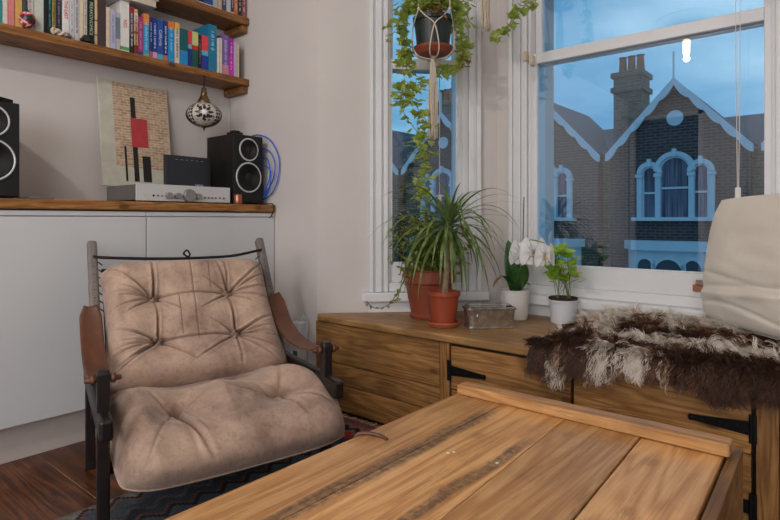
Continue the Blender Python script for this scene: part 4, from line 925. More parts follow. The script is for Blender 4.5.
b = MB(); b.box(TX0+.02, TX1-.022, TY1-.022, TY1-.002, .03, TZ-.029, 1.4); b.build('end_panel', 'tablex', r, bevel=.003)
b = MB(); b.box(TX0+.02, TX1-.02, TY0+.002, TY0+.022, .03, TZ-.029, 5.4); b.build('end_panel', 'tablex', r, bevel=.003)
for x_ in (TX0+.06, TX1-.06):
    for y_ in (TY0+.06, TY1-.06):
        b = MB(); b.box(x_-.03, x_+.03, y_-.03, y_+.03, .0115, .05); b.build('foot', 'tableside', r, bevel=.003)
b = MB(); P0 = at(366, 431, .45*560/211); P0.z = TZ
path = catmull([Vector((TX0-.002, .845, TZ-.02)), Vector((TX0-.001, .85, TZ+.002)), Vector((TX0+.02, .865, TZ+.006)), Vector((TX0+.045, .875, TZ+.003)), Vector((TX0+.062, .872, TZ+.001))], 5)
b.tube(path, .0042, 6); plab(b.build('knot_crack_strip', 'leather', r, smooth=True), 'curled brown strip standing in for a knot crack on the table edge')  # raised strip in place of a knot crack in the plank
b = MB()
for (px_, py_) in ((497, 463), (448, 453), (454, 452)):
    k_ = at(px_, py_, .45*560/(py_-220)); b.lathe([(.0035, 0), (.003, .0006), (.001, .001)], (k_.x, k_.y, TZ), 7)
plab(b.build('paint_speck', 'white', r), 'white paint specks on the planks')

# ------------------------------------------------------------------ rug
RX0, RX1, RY0, RY1 = -1.728, -.25, -.35, 1.70
b = MB(); nx, ny = 40, 50
def rugf(u, v):
    x = RX0+(RX1-RX0)*u; y = RY0+(RY1-RY0)*v
    return Vector((x+.004*math.sin(y*9), y+.004*math.sin(x*11), .0065+.001*math.sin(x*13)*math.sin(y*8)))
b.grid(rugf, nx, ny)
rg = b.build('kilim_rug', 'kilim', org=(RX0, 0, 0), solid=.008, smooth=True); tag(rg, 'flat-woven patterned rug under the armchair and the coffee table', 'rug')
b = MB(); x = RX0
while x < RX1:
    a = random.uniform(-.01, .01); b.tube([(x, RY1-.004, .008), (x+a*.5, RY1+.02, .007), (x+a, RY1+random.uniform(.035, .05), .004)], .0022, 5); x += .012
fr = b.build('fringe', 'rope', rg, smooth=True); plab(fr, 'cream knotted fringe'); fr['kind'] = 'stuff'

# ------------------------------------------------------------------ armchair
FL = Vector((-1.553, .655, 0)); LL = Vector((.314, .949, 0)).normalized(); FF = Vector((LL.y, -LL.x, 0))
CW = .656
def P(s, t, z): return FL - FF*s + LL*t + Vector((0, 0, z))
UP = Vector((0, 0, 1)); F0 = .0115
r = thing('safari_armchair', 'low sling armchair with tufted beige suede cushions, dark posts and leather strap arms', 'armchair', P(.22, CW/2, F0-.001))
def post(s0, t, z0, z1, w, d, mat, nm, cap=True, lab=None):
    b = MB(); c0 = P(s0, t, 0); n_ = 8; ch = .25
    def ring(z, k):
        pts = []
        for (a, b2) in ((1, 1-ch), (1-ch, 1), (-(1-ch), 1), (-1, 1-ch), (-1, -(1-ch)), (-(1-ch), -1), (1-ch, -1), (1, -(1-ch))):
            pts.append(c0+FF*(a*d/2*k)+LL*(b2*w/2*k)+UP*z)
        return pts
    vs = ring(z0, 1)+ring(z1-.012, 1)+ring(z1, .78); fs = [tuple(range(8))[::-1], tuple(range(16, 24))]
    for lv in (0, 8):
        for k in range(8): fs.append((lv+k, lv+(k+1)%8, lv+8+(k+1)%8, lv+8+k))
    b.add(vs, fs); o = b.build(nm, mat, r)
    return o
for (s0, t, z1) in ((0, 0, .449), (0, CW, .449)): post(s0, t, F0, z1, .031, .034, 'darkwood', 'front_leg')
for (s0, t) in ((.49, 0), (.49, CW)): post(s0, t, F0 if t else .001, .37, .030, .034, 'darkwood', 'rear_leg')
for t in (0, CW):
    b = MB(); b.beam(P(-.098, t, .314), P(.55, t, .314), .034, .056, pid=t+.1); b.build('side_rail', 'darkwood', r, bevel=.008, seg=2)
for (s_, z_) in ((.05, .165), (.47, .19)):
    b = MB(); b.beam(P(s_, -.0, z_), P(s_, CW, z_), .024, .036); b.build('cross_rail', 'darkwood', r, bevel=.004)
def bk(z): return .353+(z-.30)*.612
for t in (.014, CW-.014):
    b = MB(); a_, c_ = P(bk(.27), t, .27), P(bk(.768), t, .768); b.beam(a_, c_, .032, .040, up=FF); o = b.build('back_post', 'greywood', r, bevel=.009, seg=2); plab(o, 'worn grey back post')
# dowels through the front posts
for t in (0, CW):
    b = MB(); a_, c_ = P(0, t-.045, .424), P(0, t+.045, .424); b.tube([a_, P(0, t-.041, .424), P(0, t+.041, .424), c_], [.006, .0075, .0075, .006], 12); b.build('dowel', 'leather', r, smooth=True)
# leather strap arms
for t in (0, CW):
    cp = catmull([(bk(.56)-.012, .575), (bk(.53)-.034, .525), (.37, .455), (.27, .412), (.17, .398), (.08, .407), (.02, .420), (-.012, .436), (-.016, .422), (-.002, .4135)] and
                 [Vector((a, 0, z)) for a, z in [(bk(.54)-.014, .553), (bk(.51)-.034, .502), (.37, .440), (.27, .408), (.17, .398), (.08, .406), (.03, .417)]], 6)
    b = MB(); W2 = .034
    def sf_(u, v, cp=cp, t=t):
        f = u*(len(cp)-1); i_ = min(int(f), len(cp)-2); a = cp[i_].lerp(cp[i_+1], f-i_)
        w = W2*(.55+.45*min(1, u/.12)) * (1 if u < .93 else 1)
        return P(a.x, t+(v*2-1)*w, a.z+.006*(2*v-1)**2)
    b.grid(sf_, 44, 8)
    o = b.build('strap_arm', 'leather', r, smooth=True, solid=.005)
    b = MB(); lp = [(.03, .419), (.0, .436), (-.012, .424), (0, .413), (.02, .412), (.05, .408)]
    for sd in (-.025, .025):
        b.grid(lambda u, v, sd=sd, t=t: P(*(lambda q_: (q_.x, t+sd+(v*2-1)*.006, q_.z))(catmull([Vector((a, 0, z)) for a, z in lp], 5)[int(round(u*25))])), 25, 1)
    b.build('strap_loop', 'leather', r, solid=.004, smooth=True)
# canvas sling, rope and lacing
BV = (P(bk(.77), 0, .77)-P(bk(.27), 0, .27)).normalized(); BN = BV.cross(LL).normalized()
if BN.dot(FF) < 0: BN = -BN
b = MB(); b.grid(lambda u, v: P(bk(.29+.388*v), .042+(CW-.084)*u, .29+.388*v)+BN*(-.012-.02*math.sin(PI*u)), 20, 12); b.build('canvas_sling', 'blackfab', r, solid=.004, smooth=True)
b = MB(); b.grid(lambda u, v: P(.02+.40*v, .03+(CW-.06)*u, .185-.02*math.sin(PI*v)-.012*math.sin(PI*u)-.01*v), 20, 12); b.build('seat_sling', 'blackfab', r, solid=.004, smooth=True)
b = MB(); b.tube(catmull([P(bk(.722), .015, .722), P(bk(.700), .04, .700)+BN*.03, P(bk(.690), .2, .690)+BN*.03, P(bk(.687), .33, .687)+BN*.03, P(bk(.690), .5, .690)+BN*.03, P(bk(.710), CW-.04, .708)+BN*.03, P(bk(.725), CW-.012, .726)], 6), .0055, 8)
b.tube(catmull([P(bk(.697), .32, .703)+BN*.035, P(bk(.697), .335, .718)+BN*.03, P(bk(.697), .345, .698)+BN*.035, P(bk(.697), .335, .690)+BN*.037, P(bk(.697), .32, .703)+BN*.035], 4), .0035, 6)
b.build('top_rope', 'blackfab', r, smooth=True)
for k in range(7):
    z_ = .690-.026*k
    b = MB(); b.tube([P(bk(z_+.012), .014, z_+.012)+BN*.02, P(bk(z_), .045, z_-.004)], .0022, 5); b.build('lace', 'blackfab', r)
    b = MB(); b.tube([P(bk(z_+.012), CW-.014, z_+.012)+BN*.02, P(bk(z_), CW-.045, z_-.004)], .0022, 5); b.build('lace', 'blackfab', r)

def smooth01(x): x = max(0., min(1., x)); return x*x*(3-2*x)
def rnd(a, w): a = min(a, 1-a); return math.sqrt(max(0, 1-(1-min(1, a/w))**2))
def segd(a, b_, x0, y0, x1, y1):
    dx, dy = x1-x0, y1-y0; L2 = dx*dx+dy*dy; t = max(0, min(1, ((a-x0)*dx+(b_-y0)*dy)/L2)); return math.hypot(a-x0-dx*t, b_-y0-dy*t), t
def cushion(frame, tf, tb, tufts, creases, nm, NU=210, NV=190, tr=.10, td=.7, wa=.10, wb=.12, asp=1.0, lumps=.006, bulge=None):
    """frame(a,b)->(point, normal); tf/tb thickness to front and back"""
    mb = MB(); crease_shade = []
    def h(a, b_):
        e = rnd(a, wa)*rnd(b_, wb); T = tf*e
        if bulge: T *= bulge(a, b_)
        d_ = 0; wv = 0
        for (ta, tb_) in tufts:
            q_ = math.hypot((a-ta), (b_-tb_)*asp)
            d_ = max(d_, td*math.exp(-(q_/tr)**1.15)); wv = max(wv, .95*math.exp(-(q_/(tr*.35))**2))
        T *= (1-d_)
        for (x0, y0, x1, y1, dp_, w) in creases:
            dd, t = segd(a, b_*asp, x0, y0*asp, x1, y1*asp)
            w *= .72; prof = math.exp(-(dd/w)**2); fall = (1-t)**.7 if dp_ > 0 else 1
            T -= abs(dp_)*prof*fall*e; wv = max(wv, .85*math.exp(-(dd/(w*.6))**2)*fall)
            if dp_ > 0: T += .35*abs(dp_)*math.exp(-((dd-2.3*w)/(w*1.2))**2)*fall*e
        pn = noise.noise(Vector((a*5, b_*5, tf*40)))*lumps+noise.noise(Vector((a*13, b_*11, 3)))*lumps*.4
        return T+pn*e, wv
    pts = []
    for i_ in range(NU+1):
        for j_ in range(NV+1):
            a, b_ = i_/NU, j_/NV; p_, n_ = frame(a, b_); T, wv = h(a, b_); pts.append(p_+n_*max(T, .010*rnd(a, wa)*rnd(b_, wb))); crease_shade.append(wv)
    fs = [(i_*(NV+1)+j_, (i_+1)*(NV+1)+j_, (i_+1)*(NV+1)+j_+1, i_*(NV+1)+j_+1) for i_ in range(NU) for j_ in range(NV)]
    o2 = len(pts); BU, BV_ = NU, NV; back = {}
    for i_ in range(NU+1):
        for j_ in range(NV+1):
            k = i_*(NV+1)+j_
            if i_ in (0, NU) or j_ in (0, NV): back[k] = k
            else:
                a, b_ = i_/NU, j_/NV; p_, n_ = frame(a, b_); back[k] = len(pts); pts.append(p_-n_*tb*rnd(a, wa*1.4)*rnd(b_, wb*1.2)); crease_shade.append(0)
    for i_ in range(NU):
        for j_ in range(NV):
            A_ = (i_*(NV+1)+j_, (i_+1)*(NV+1)+j_, (i_+1)*(NV+1)+j_+1, i_*(NV+1)+j_+1)
            fs.append(tuple(back[k] for k in A_)[::-1])
    mb.v = pts; mb.f = fs; mb.pid = [0]*len(pts); mb.att = {'crease_shade': crease_shade}
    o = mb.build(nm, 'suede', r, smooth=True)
    if True:   # piping around the edge
        pb_ = MB(); ed = [frame(a, 0)[0] for a in [k/30 for k in range(30)]]+[frame(1, b_)[0] for b_ in [k/30 for k in range(30)]]+[frame(1-a, 1)[0] for a in [k/30 for k in range(30)]]+[frame(0, 1-b_)[0] for b_ in [k/30 for k in range(30)]]
        pb_.tube(ed, .0035, 6, True); pw = pb_.build('piping', 'suede', o, smooth=True)
    return o, h
# back cushion frame: a across, b upwards
def bframe(a, b_):
    z = .265+.405*b_; t = .036+(CW-.072)*a
    # corners pull in a little, sides bow
    t += (a-.5)*(-.02)*math.sin(PI*b_)+max(0, a-.5)*.07*(1-b_)**1.5; z -= .02*(max(0, (abs(2*a-1)-.7)/.3)**2)*max(0, (b_-.8)/.2)**2
    p_ = P(bk(z), t, z)+BN*(.012+.004*math.sin(PI*a)); return p_, BN
bt_ = [(.262, .66), (.715, .66), (.262, .32), (.715, .32)]
bc = []
rnd_ = random.Random(4)
for (ta, tb_) in bt_:
    left = ta < .5
    for an in ([150, 172, 195, 215, 88, -40] if left else [30, 8, -15, -38, 92, 215, 140]):
        L_ = rnd_.uniform(.20, .36); x1 = ta+L_*math.cos(math.radians(an)); y1 = tb_+L_*math.sin(math.radians(an))
        bc.append((ta, tb_, x1, y1, .014, .0085))
A_, B_, C_, D_ = bt_
bc += [(*A_, *B_, -.011, .010), (*C_, *D_, -.013, .010), (*A_, *C_, -.005, .008), (*B_, *D_, -.007, .008),
       (*A_, .27, 1.0, .016, .010), (*A_, .0, .97, .017, .010), (*A_, 0, .74, .012, .009), (*B_, .64, 1.0, .014, .010), (*B_, 1.0, .93, .014, .010), (*C_, .0, .30, .018, .010), (*C_, .0, .46, .016, .010), (*C_, 0, .10, .016, .011),
       (*D_, 1.0, .46, .017, .010), (*D_, 1.0, .28, .016, .010), (*D_, .92, .05, .012, .010), (*D_, .70, .02, .010, .009), (*A_, .36, .52, .010, .008), (.49, .98, .49, .30, -.004, .006), (.40, .64, .40, .34, -.003, .005), (.60, .98, .60, .70, -.003, .005)]
oc, hb = cushion(bframe, .108, .015, bt_, bc, 'back_cushion', wa=.15, wb=.14, tr=.085, td=.50)
for (ta, tb_) in bt_:
    p_, n_ = bframe(ta, tb_); T, _ = hb(ta, tb_); b = MB()
    b.lathe([(.001, .006), (.006, .0055), (.009, .003), (.0095, 0), (.008, -.004)], p_+n_*(T+.002), 16, n_); b.build('tuft_button', 'suede', oc, smooth=True)
# seat cushion frame: a across, b from the back to the front edge
def sframe(a, b_):
    rc = max(0, (abs(2*a-1)-.62)/.38)**2*max(0, (b_-.62)/.38)**2
    s_ = .385-.495*b_+(.050 if a < .5 else .03)*rc-.02*max(0, a-.6)*smooth01((b_-.5)/.4); e = smooth01((b_-.50)/.50); zc = .255-.088*e-.022*(1-a)*e
    t = .022+(CW-.044)*a + max(0, a-.5)*.13*smooth01((b_-.35)/.40); t += (.5-a)*.045*rc
    ang = smooth01((b_-.50)/.50)*math.radians(46)
    p_ = P(s_, t, zc-.012*math.sin(PI*a)); n_ = (UP*math.cos(ang)+FF*math.sin(ang)).normalized(); return p_, n_
stf = [(.275, .64), (.755, .64)]
E_, G_ = stf
sc_ = [(*E_, .05, 1.0, .004, .008), (*E_, .40, .97, .024, .014), (*E_, .33, .98, .006, .02), (*G_, .80, .86, .018, .012), (*G_, .62, .50, .018, .014), (*E_, .16, .50, .010, .012), (*E_, .50, .58, .022, .022), (*G_, .5, .58, .022, .022), (*G_, 1.0, .92, .006, .010), (*G_, .86, .45, .008, .02)]
def sb(a, b_): return .52+.72*smooth01((b_-.25)/.45) + .16*math.exp(-((a-.10)/.16)**2)*math.exp(-((b_-.50)/.25)**2)+.34*math.exp(-((a-.92)/.17)**2)*math.exp(-((b_-.50)/.28)**2)
os_, hs = cushion(sframe, .110, .062, stf, sc_, 'seat_cushion', wa=.17, wb=.22, tr=.14, td=.78, lumps=.009, bulge=sb)
for (ta, tb_) in stf:
    p_, n_ = sframe(ta, tb_); T, _ = hs(ta, tb_); b = MB()
    b.lathe([(.001, .005), (.006, .0045), (.009, .002), (.0095, 0), (.008, -.004)], p_+n_*(T+.001), 16, n_); b.build('tuft_button', 'suede', os_, smooth=True)

# ------------------------------------------------------------------ sheepskin on the bench
FX0, FX1 = -.848, .16
def pelt(u, v):                                    # u along the bench, v from the wall to the hem in front
    x = FX0+(FX1-FX0)*u; wob = .02*math.sin(x*17)+.012*math.sin(x*41+1)
    ybk = 2.315+.01*math.sin(x*23)
    if x > -.10: ybk = min(ybk, 2.379-(x+.058)-.07)
    if u < .08: x += .05*(v-.3)**2
    L = (ybk-(BY-.032))+.030+wob*.6+.045*math.exp(-((x+.78)/.08)**2)
    s_ = v*L; top = ybk-(BY-.032)
    fold = .045*math.exp(-((s_-.10)/.09)**2)+.016*noise.noise(Vector((x*5, s_*6, 0)))
    fold += .02*smooth01(min(u, 1-u)/.12)
    if s_ < top-.03: return Vector((x, ybk-s_, .428+fold)), Vector((0, 0, 1))
    a = min(1, (s_-(top-.03))/.06); ang = a*PI/2
    if a < 1: return Vector((x, BY-.032+.03-.038*math.sin(ang), .428+.02-(.038)*(1-math.cos(ang))+fold*(1-a)-.02*(0))), Vector((0, -math.sin(ang), math.cos(ang)))
    return Vector((x, BY-.042-.006*math.sin(x*30), .41-(s_-(top+.03)))), Vector((0, -1, .15)).normalized()
b = MB(); b.grid(lambda u, v: pelt(u, v)[0], 60, 50)
def tone_at(x, s_, z):
    t = noise.noise(Vector((x*6.2+3, s_*9+1, 1.3)))*.9+noise.noise(Vector((x*15, s_*24, 5)))*.55
    def bell(c, w): return math.exp(-((s_-c)/w)**2)
    t += .75*bell(.06, .10)-.5*bell(.215, .045)*(.6+.6*math.sin(x*11+1))+.70*bell(.34, .075)+.04
    if x > -.2: t -= .25
    if s_ > .45: t -= .55*min(1, (s_-.45)/.05)
    for (cx_, cs, w, h_, a) in ((-.735, .66, .028, .075, 1.6), (-.60, .575, .026, .05, 1.2), (-.80, .50, .02, .05, .6), (-.505, .60, .038, .07, 1.4), (-.425, .63, .022, .04, .9), (-.67, .50, .03, .04, .8), (-.30, .50, .03, .03, .6), (.0, .40, .06, .06, .8)):
        t += a*math.exp(-((x-cx_)/w)**2-((s_-cs)/h_)**2)
    return max(0, min(1, .36+t*1.25))
pu = []
rf = thing('sheepskin_throw', 'shaggy brown and cream sheepskin spread over the window bench', 'sheepskin', (-.4, 2.0, .42))
b.att = {'tone': [max(0, tone_at(v_.x, 0 if False else (2.32-v_.y)+max(0, .41-v_.z), v_.z)-.15) for v_ in b.v]}
b.build('hide', 'fur', rf, smooth=True, solid=.006)
hv = []; hf = []; ht = []; R3 = random.Random(11)
def strand(p0, d0, L, w, tone, curl, ph, grav, side):
    global hv, hf, ht
    segs = 7; p_ = p0.copy(); d = d0.normalized(); base = len(hv)
    for k in range(segs+1):
        f = k/segs; ww = w*(1-f**2*.75)
        off = side*math.sin(ph+f*curl)*.0075*f+Vector((0, 0, 1))*math.cos(ph+f*curl)*.004*f
        sdv = d.cross(Vector((FW.x*.5, FW.y, .3))).normalized() if k % 2 == 0 else sdv
        hv.append(p_+off-sdv*ww); hv.append(p_+off+sdv*ww); tn = max(0, min(1, tone+.10*f)); ht += [tn, tn]
        if k:
            a = base+2*k; hf.append((a-2, a-1, a+1, a))
        d = (d+Vector((0, 0, -grav*(.6+f)))).normalized(); q_ = p_+d*(L/segs)
        # keep hair off the board and the bench front
        if q_.y > BY-.035 and q_.z < .428: q_.z = .428+.002
        if q_.z < .425 and q_.y > BY-.053: q_.y = BY-.053-.004*math.sin(ph*3)
        p_ = q_
for c in range(5000):
    u = R3.random(); v = R3.random()**.9 if c % 10 < 7 else R3.uniform(.86, 1.0)
    p_, n_ = pelt(u, v); s_ = (2.32-p_.y)+max(0, .41-p_.z); tone = tone_at(p_.x+R3.gauss(0, .012), s_+R3.gauss(0, .012), p_.z)
    hang = n_.y < -.5
    flow = Vector((R3.gauss(-.15, .5), -.75+R3.gauss(0, .4), 0)) if not hang else Vector((R3.gauss(0, .22), -.35, -1.0))
    if v < .04: flow.y = abs(flow.y)*.3
    dmain = (n_*R3.uniform(.30, .75)+flow).normalized(); Lc = R3.uniform(.030, .055) if not hang else R3.uniform(.040, .064)
    if p_.x < -.83: dmain = (dmain+Vector((-.35, 0, -.1))).normalized()
    ph = R3.uniform(0, 6.28); curl = R3.uniform(5, 11); side = Vector((dmain.y, -dmain.x, 0)); side = side.normalized() if side.length > .1 else Vector((1, 0, 0))
    for s in range(10):
        o_ = Vector((R3.gauss(0, .0045), R3.gauss(0, .0045), R3.gauss(0, .002)))
        strand(p_+o_+n_*.002, dmain+Vector((R3.gauss(0, .07), R3.gauss(0, .07), R3.gauss(0, .06))), Lc*R3.uniform(.8, 1.1), .0011, tone+R3.gauss(0, .10), curl, ph+R3.gauss(0, .25), .16 if not hang else .10, side)
b = MB(); b.v = hv; b.f = hf; b.pid = [0]*len(hv); b.att = {'tone': ht}
o = b.build('wool_locks', 'fur', rf, smooth=True); o['kind'] = 'stuff'

# ------------------------------------------------------------------ big cream cushion
cb0 = Vector((-.447, 2.322, 0)); cu = DC.copy(); Wc = .56
r2 = thing('back_cushion', 'large cream linen cushion propped up at the right end of the bench', 'cushion', (cb0+cu*.25)+Vector((0, 0, .49)))
r2.name = 'linen_cushion'
lean = math.radians(9); cin = Vector((-q, -q, 0)); cv = (UP*math.cos(lean)-cin*math.sin(lean)).normalized(); cn = (cin*math.cos(lean)+UP*math.sin(lean)).normalized()
b = MB(); NU, NV = 90, 90; pts = []; fs = []
def cpt(a, b_, sgn):
    e = (1-abs(2*a-1)**3.2)**.5*(1-abs(2*b_-1)**3.4)**.5 if 0 < a < 1 and 0 < b_ < 1 else 0
    # rounded-square outline
    ax, bx = 2*a-1, 2*b_-1; sh = 1-.05*(ax*ax*bx*bx)
    p_ = cb0+cu*(Wc/2+ax*Wc/2*sh)+cv*(.225+bx*.225*sh)+UP*.487
    wr_ = .007*noise.noise(Vector((a*3, b_*9+a*2, 2)))+.011*math.exp(-((b_-.26-.10*a)/.022)**2)*-1+.009*math.exp(-((b_-.20-.10*a)/.03)**2)-.007*math.exp(-((b_-.40+.12*a)/.02)**2)
    if b_ < .3: wr_ += -.008*math.exp(-((b_-.12-.05*math.sin(a*5))/.018)**2)
    return p_+cn*sgn*(.075*e)+cn*(wr_*e if sgn > 0 else 0)
idx = {}
for sgn in (1, -1):
    for i_ in range(NU+1):
        for j_ in range(NV+1):
            edge = i_ in (0, NU) or j_ in (0, NV)
            if sgn == -1 and edge: idx[(sgn, i_, j_)] = idx[(1, i_, j_)]
            else: idx[(sgn, i_, j_)] = len(pts); pts.append(cpt(i_/NU, j_/NV, sgn))
    for i_ in range(NU):
        for j_ in range(NV):
            A_ = [idx[(sgn, i_, j_)], idx[(sgn, i_+1, j_)], idx[(sgn, i_+1, j_+1)], idx[(sgn, i_, j_+1)]]; fs.append(tuple(A_ if sgn > 0 else A_[::-1]))
b.v = pts; b.f = fs; b.pid = [0]*len(pts); b.build('cushion_cover', 'linen', r2, smooth=True)
b = MB(); ed = [cpt(k/40, 0, 1) for k in range(40)]+[cpt(1, k/40, 1) for k in range(40)]+[cpt(1-k/40, 1, 1) for k in range(40)]+[cpt(0, 1-k/40, 1) for k in range(40)]
b.tube(ed, .003, 6, True); b.build('seam', 'linen', r2, smooth=True)

# ------------------------------------------------------------------ plants
RL = random.Random(21)
def rot_basis(d, roll=None):
    d = Vector(d).normalized(); a = Vector((0, 0, 1)) if abs(d.z) < .95 else Vector((1, 0, 0)); x = d.cross(a).normalized(); y = x.cross(d)
    rr = RL.uniform(-.6, .6) if roll is None else roll
    return d, x*math.cos(rr)+y*math.sin(rr), (y*math.cos(rr)-x*math.sin(rr))
IVY = [(0, 0), (-.28, -.10), (-.52, .16), (-.34, .34), (-.46, .62), (-.20, .60), (0, 1.0), (.20, .60), (.46, .62), (.34, .34), (.52, .16), (.28, -.10)]
OVAL = [(0, 0), (-.20, .18), (-.30, .45), (-.22, .75), (0, 1.0), (.22, .75), (.30, .45), (.20, .18)]
SLIM = [(0, 0), (-.12, .25), (-.13, .6), (0, 1), (.13, .6), (.12, .25)]
def leaf(b, p_, d, size, shape=IVY, roll=None, fold=.18):
    d, x, y = rot_basis(d, roll); n_ = len(shape); c = p_+d*size*.4-y*size*fold*.4
    vs = [c]+[p_+d*(v*size)+x*(u*size)+y*(abs(u)*size*fold) for u, v in shape]
    b.add(vs, [(0, k+1, (k+1)%n_+1) for k in range(n_)])
def trail(b, sb_, pts, dens=.022, size=.032, shape=IVY, spread=.014, rs=.0016, toward=None):
    pth = catmull(pts, 8); sb_.tube(pth, rs, 5); acc = 0
    for k in range(1, len(pth)):
        acc += (pth[k]-pth[k-1]).length
        while acc > dens:
            acc -= dens; o_ = Vector((RL.gauss(0, spread), RL.gauss(0, spread), RL.gauss(0, spread*.8)))
            p_ = pth[k]+o_; d = Vector((RL.gauss(0, 1), RL.gauss(0, 1), RL.gauss(-.5, .6)))
            if toward is not None: d = d+toward*.4
            leaf(b, p_, d, size*RL.uniform(.65, 1.2), shape)
# hanging ivy 1
HC = at(433, 30, 2.40); HC.z = 0
hang = thing('hanging_ivy', 'trailing ivy in a dark pot in a knotted rope hanger by the narrow window', 'plant', (HC.x, HC.y, 1.57), 'ivy plants in rope hangers')
b = MB(); b.lathe([(.064, 0), (.068, .002), (.080, .115), (.086, .117), (.087, .136), (.083, .138), (.077, .128), (.001, .126)], (HC.x, HC.y, 1.577), 36); b.build('pot', 'darkpot', hang, smooth=False, bevel=.001)
b = MB(); b.lathe([(.055, 0), (.068, .004), (.083, .024), (.086, .034), (.082, .036), (.068, .012), (.001, .010)], (HC.x, HC.y, 1.552), 36); b.build('saucer', 'terrabig', hang, smooth=False)
b = MB(); b.lathe([(.076, .126), (.04, .130), (.001, .132)], (HC.x, HC.y, 1.577), 24); b.build('soil', 'soil', hang, smooth=True)
def hanger(HC, top, zb, ztas, root, taslen):
    b = MB(); n4 = 4; az0 = math.atan2(-FW.y, -FW.x)
    for k in range(n4):
        a = az0+PI/4+k*PI/2; R1 = .092
        rim = Vector((HC.x+R1*math.cos(a), HC.y+R1*math.sin(a), zb+.175)); topv = Vector((HC.x, HC.y, top))
        b.tube([topv, rim+Vector((0, 0, .03)), rim], .0028, 6)
        for sgn in (-1, 1):
            m_ = Vector((HC.x+(R1-.004)*math.cos(a+sgn*PI/4), HC.y+(R1-.004)*math.sin(a+sgn*PI/4), zb+.105)); dn = a+sgn*PI/4-sgn*.12
            low = Vector((HC.x+.09*math.cos(a+sgn*PI/4*.75), HC.y+.09*math.sin(a+sgn*PI/4*.75), zb+.03)) if False else Vector((HC.x+.088*math.cos(a+sgn*PI/4*1.25), HC.y+.088*math.sin(a+sgn*PI/4*1.25), zb+.028))
            b.tube(catmull([rim, (rim+m_)/2+Vector((.003*math.cos(a), .003*math.sin(a), 0)), m_, low, Vector((HC.x+.06*math.cos(dn+sgn*.4), HC.y+.06*math.sin(dn+sgn*.4), zb-.010)), Vector((HC.x, HC.y, zb-.018))], 5), .0028, 6)
        b.lathe([(.001, -.006), (.006, -.004), (.006, .004), (.001, .006)], rim, 8); 
    b.lathe([(.004, .012), (.011, .006), (.012, -.010), (.009, -.022)], (HC.x, HC.y, zb-.012), 12)
    b.build('rope_cradle', 'rope', root, smooth=True)
    b = MB()
    for k in range(26):
        a = k*2.4; rr = .017*math.sqrt((k+1)/26); e_ = taslen*RL.uniform(.93, 1.0)
        b.tube(catmull([(HC.x+rr*.5*math.cos(a), HC.y+rr*.5*math.sin(a), zb-.025), (HC.x+rr*1.2*math.cos(a), HC.y+rr*1.2*math.sin(a), zb-.03-e_*.5), (HC.x+rr*1.1*math.cos(a+.4), HC.y+rr*1.1*math.sin(a+.4), zb-.03-e_)], 4), .0024, 5)
    b.build('tassel', 'rope', root, smooth=True)
hanger(HC, H-.02, 1.556, 1.2, hang, .335)
b = MB(); b.lathe([(.012, 0), (.012, -.012), (.004, -.016)], (HC.x, HC.y, H), 12); b.tube([(HC.x, HC.y, H-.01), (HC.x, HC.y, H-.04)], .003, 6); b.build('ceiling_hook', 'brass', hang)
lf = MB(); sm = MB(); tp = Vector((HC.x, HC.y, 1.75))
def q2(px, py, dd=0): return at(px, py, 2.40+dd)
for (px_, py_, dd) in [(408, 2, 0), (418, -6, -.05), (430, -10, .03), (445, -8, -.04), (458, -2, 0), (440, 4, -.08), (422, 6, -.07), (470, 8, .0), (412, 10, -.02), (452, 6, -.05), (430, 2, -.09)]:
    trail(lf, sm, [tp, tp.lerp(q2(px_, py_-10, dd), .6)+Vector((0, 0, .03)), q2(px_, py_, dd)], .010, .034, spread=.016)
trail(lf, sm, [tp, q2(408, 4), q2(399, 22), q2(402, 45), q2(407, 70)], .0042, .042, spread=.019)
trail(lf, sm, [tp, q2(410, 8, -.03), q2(404, 30, -.03), q2(408, 55, -.02), q2(410, 68)], .008, .034, spread=.014)
trail(lf, sm, [tp, q2(452, 2), q2(458, 18), q2(461, 38), q2(463, 58)], .0045, .040, spread=.016)
trail(lf, sm, [q2(463, 50), q2(458, 66), q2(446, 66), q2(436, 78, .05), q2(424, 82, .05), q2(405, 92, .04), q2(398, 106, .04)], .0065, .042, spread=.017)
trail(lf, sm, [q2(405, 78), q2(400, 92), q2(412, 100), q2(420, 112), q2(427, 124), q2(420, 134), q2(417, 146), q2(424, 158), q2(427, 170), q2(418, 180), q2(422, 190), q2(420, 207)], .0062, .044, spread=.016)
trail(lf, sm, [q2(407, 88), q2(402, 104), q2(408, 120), q2(425, 140)], .012, .032, spread=.012)
trail(lf, sm, [tp, q2(462, 10), q2(470, 22, .02), q2(478, 28, .04)], .03, .026, spread=.006)
lf.build('foliage', 'ivy', hang, smooth=False); sm.build('stem', 'stem', hang, smooth=True)
lf = MB(); sm = MB(); trail(lf, sm, [q2(458, 54), q2(464, 60), q2(468, 62)], .004, .028, spread=.014); trail(lf, sm, [q2(425, 8, -.08), q2(435, 12, -.09), q2(442, 10, -.08)], .004, .024, spread=.012)
plab(lf.build('dry_foliage', 'ivydry', hang), 'dried brown ivy leaves')
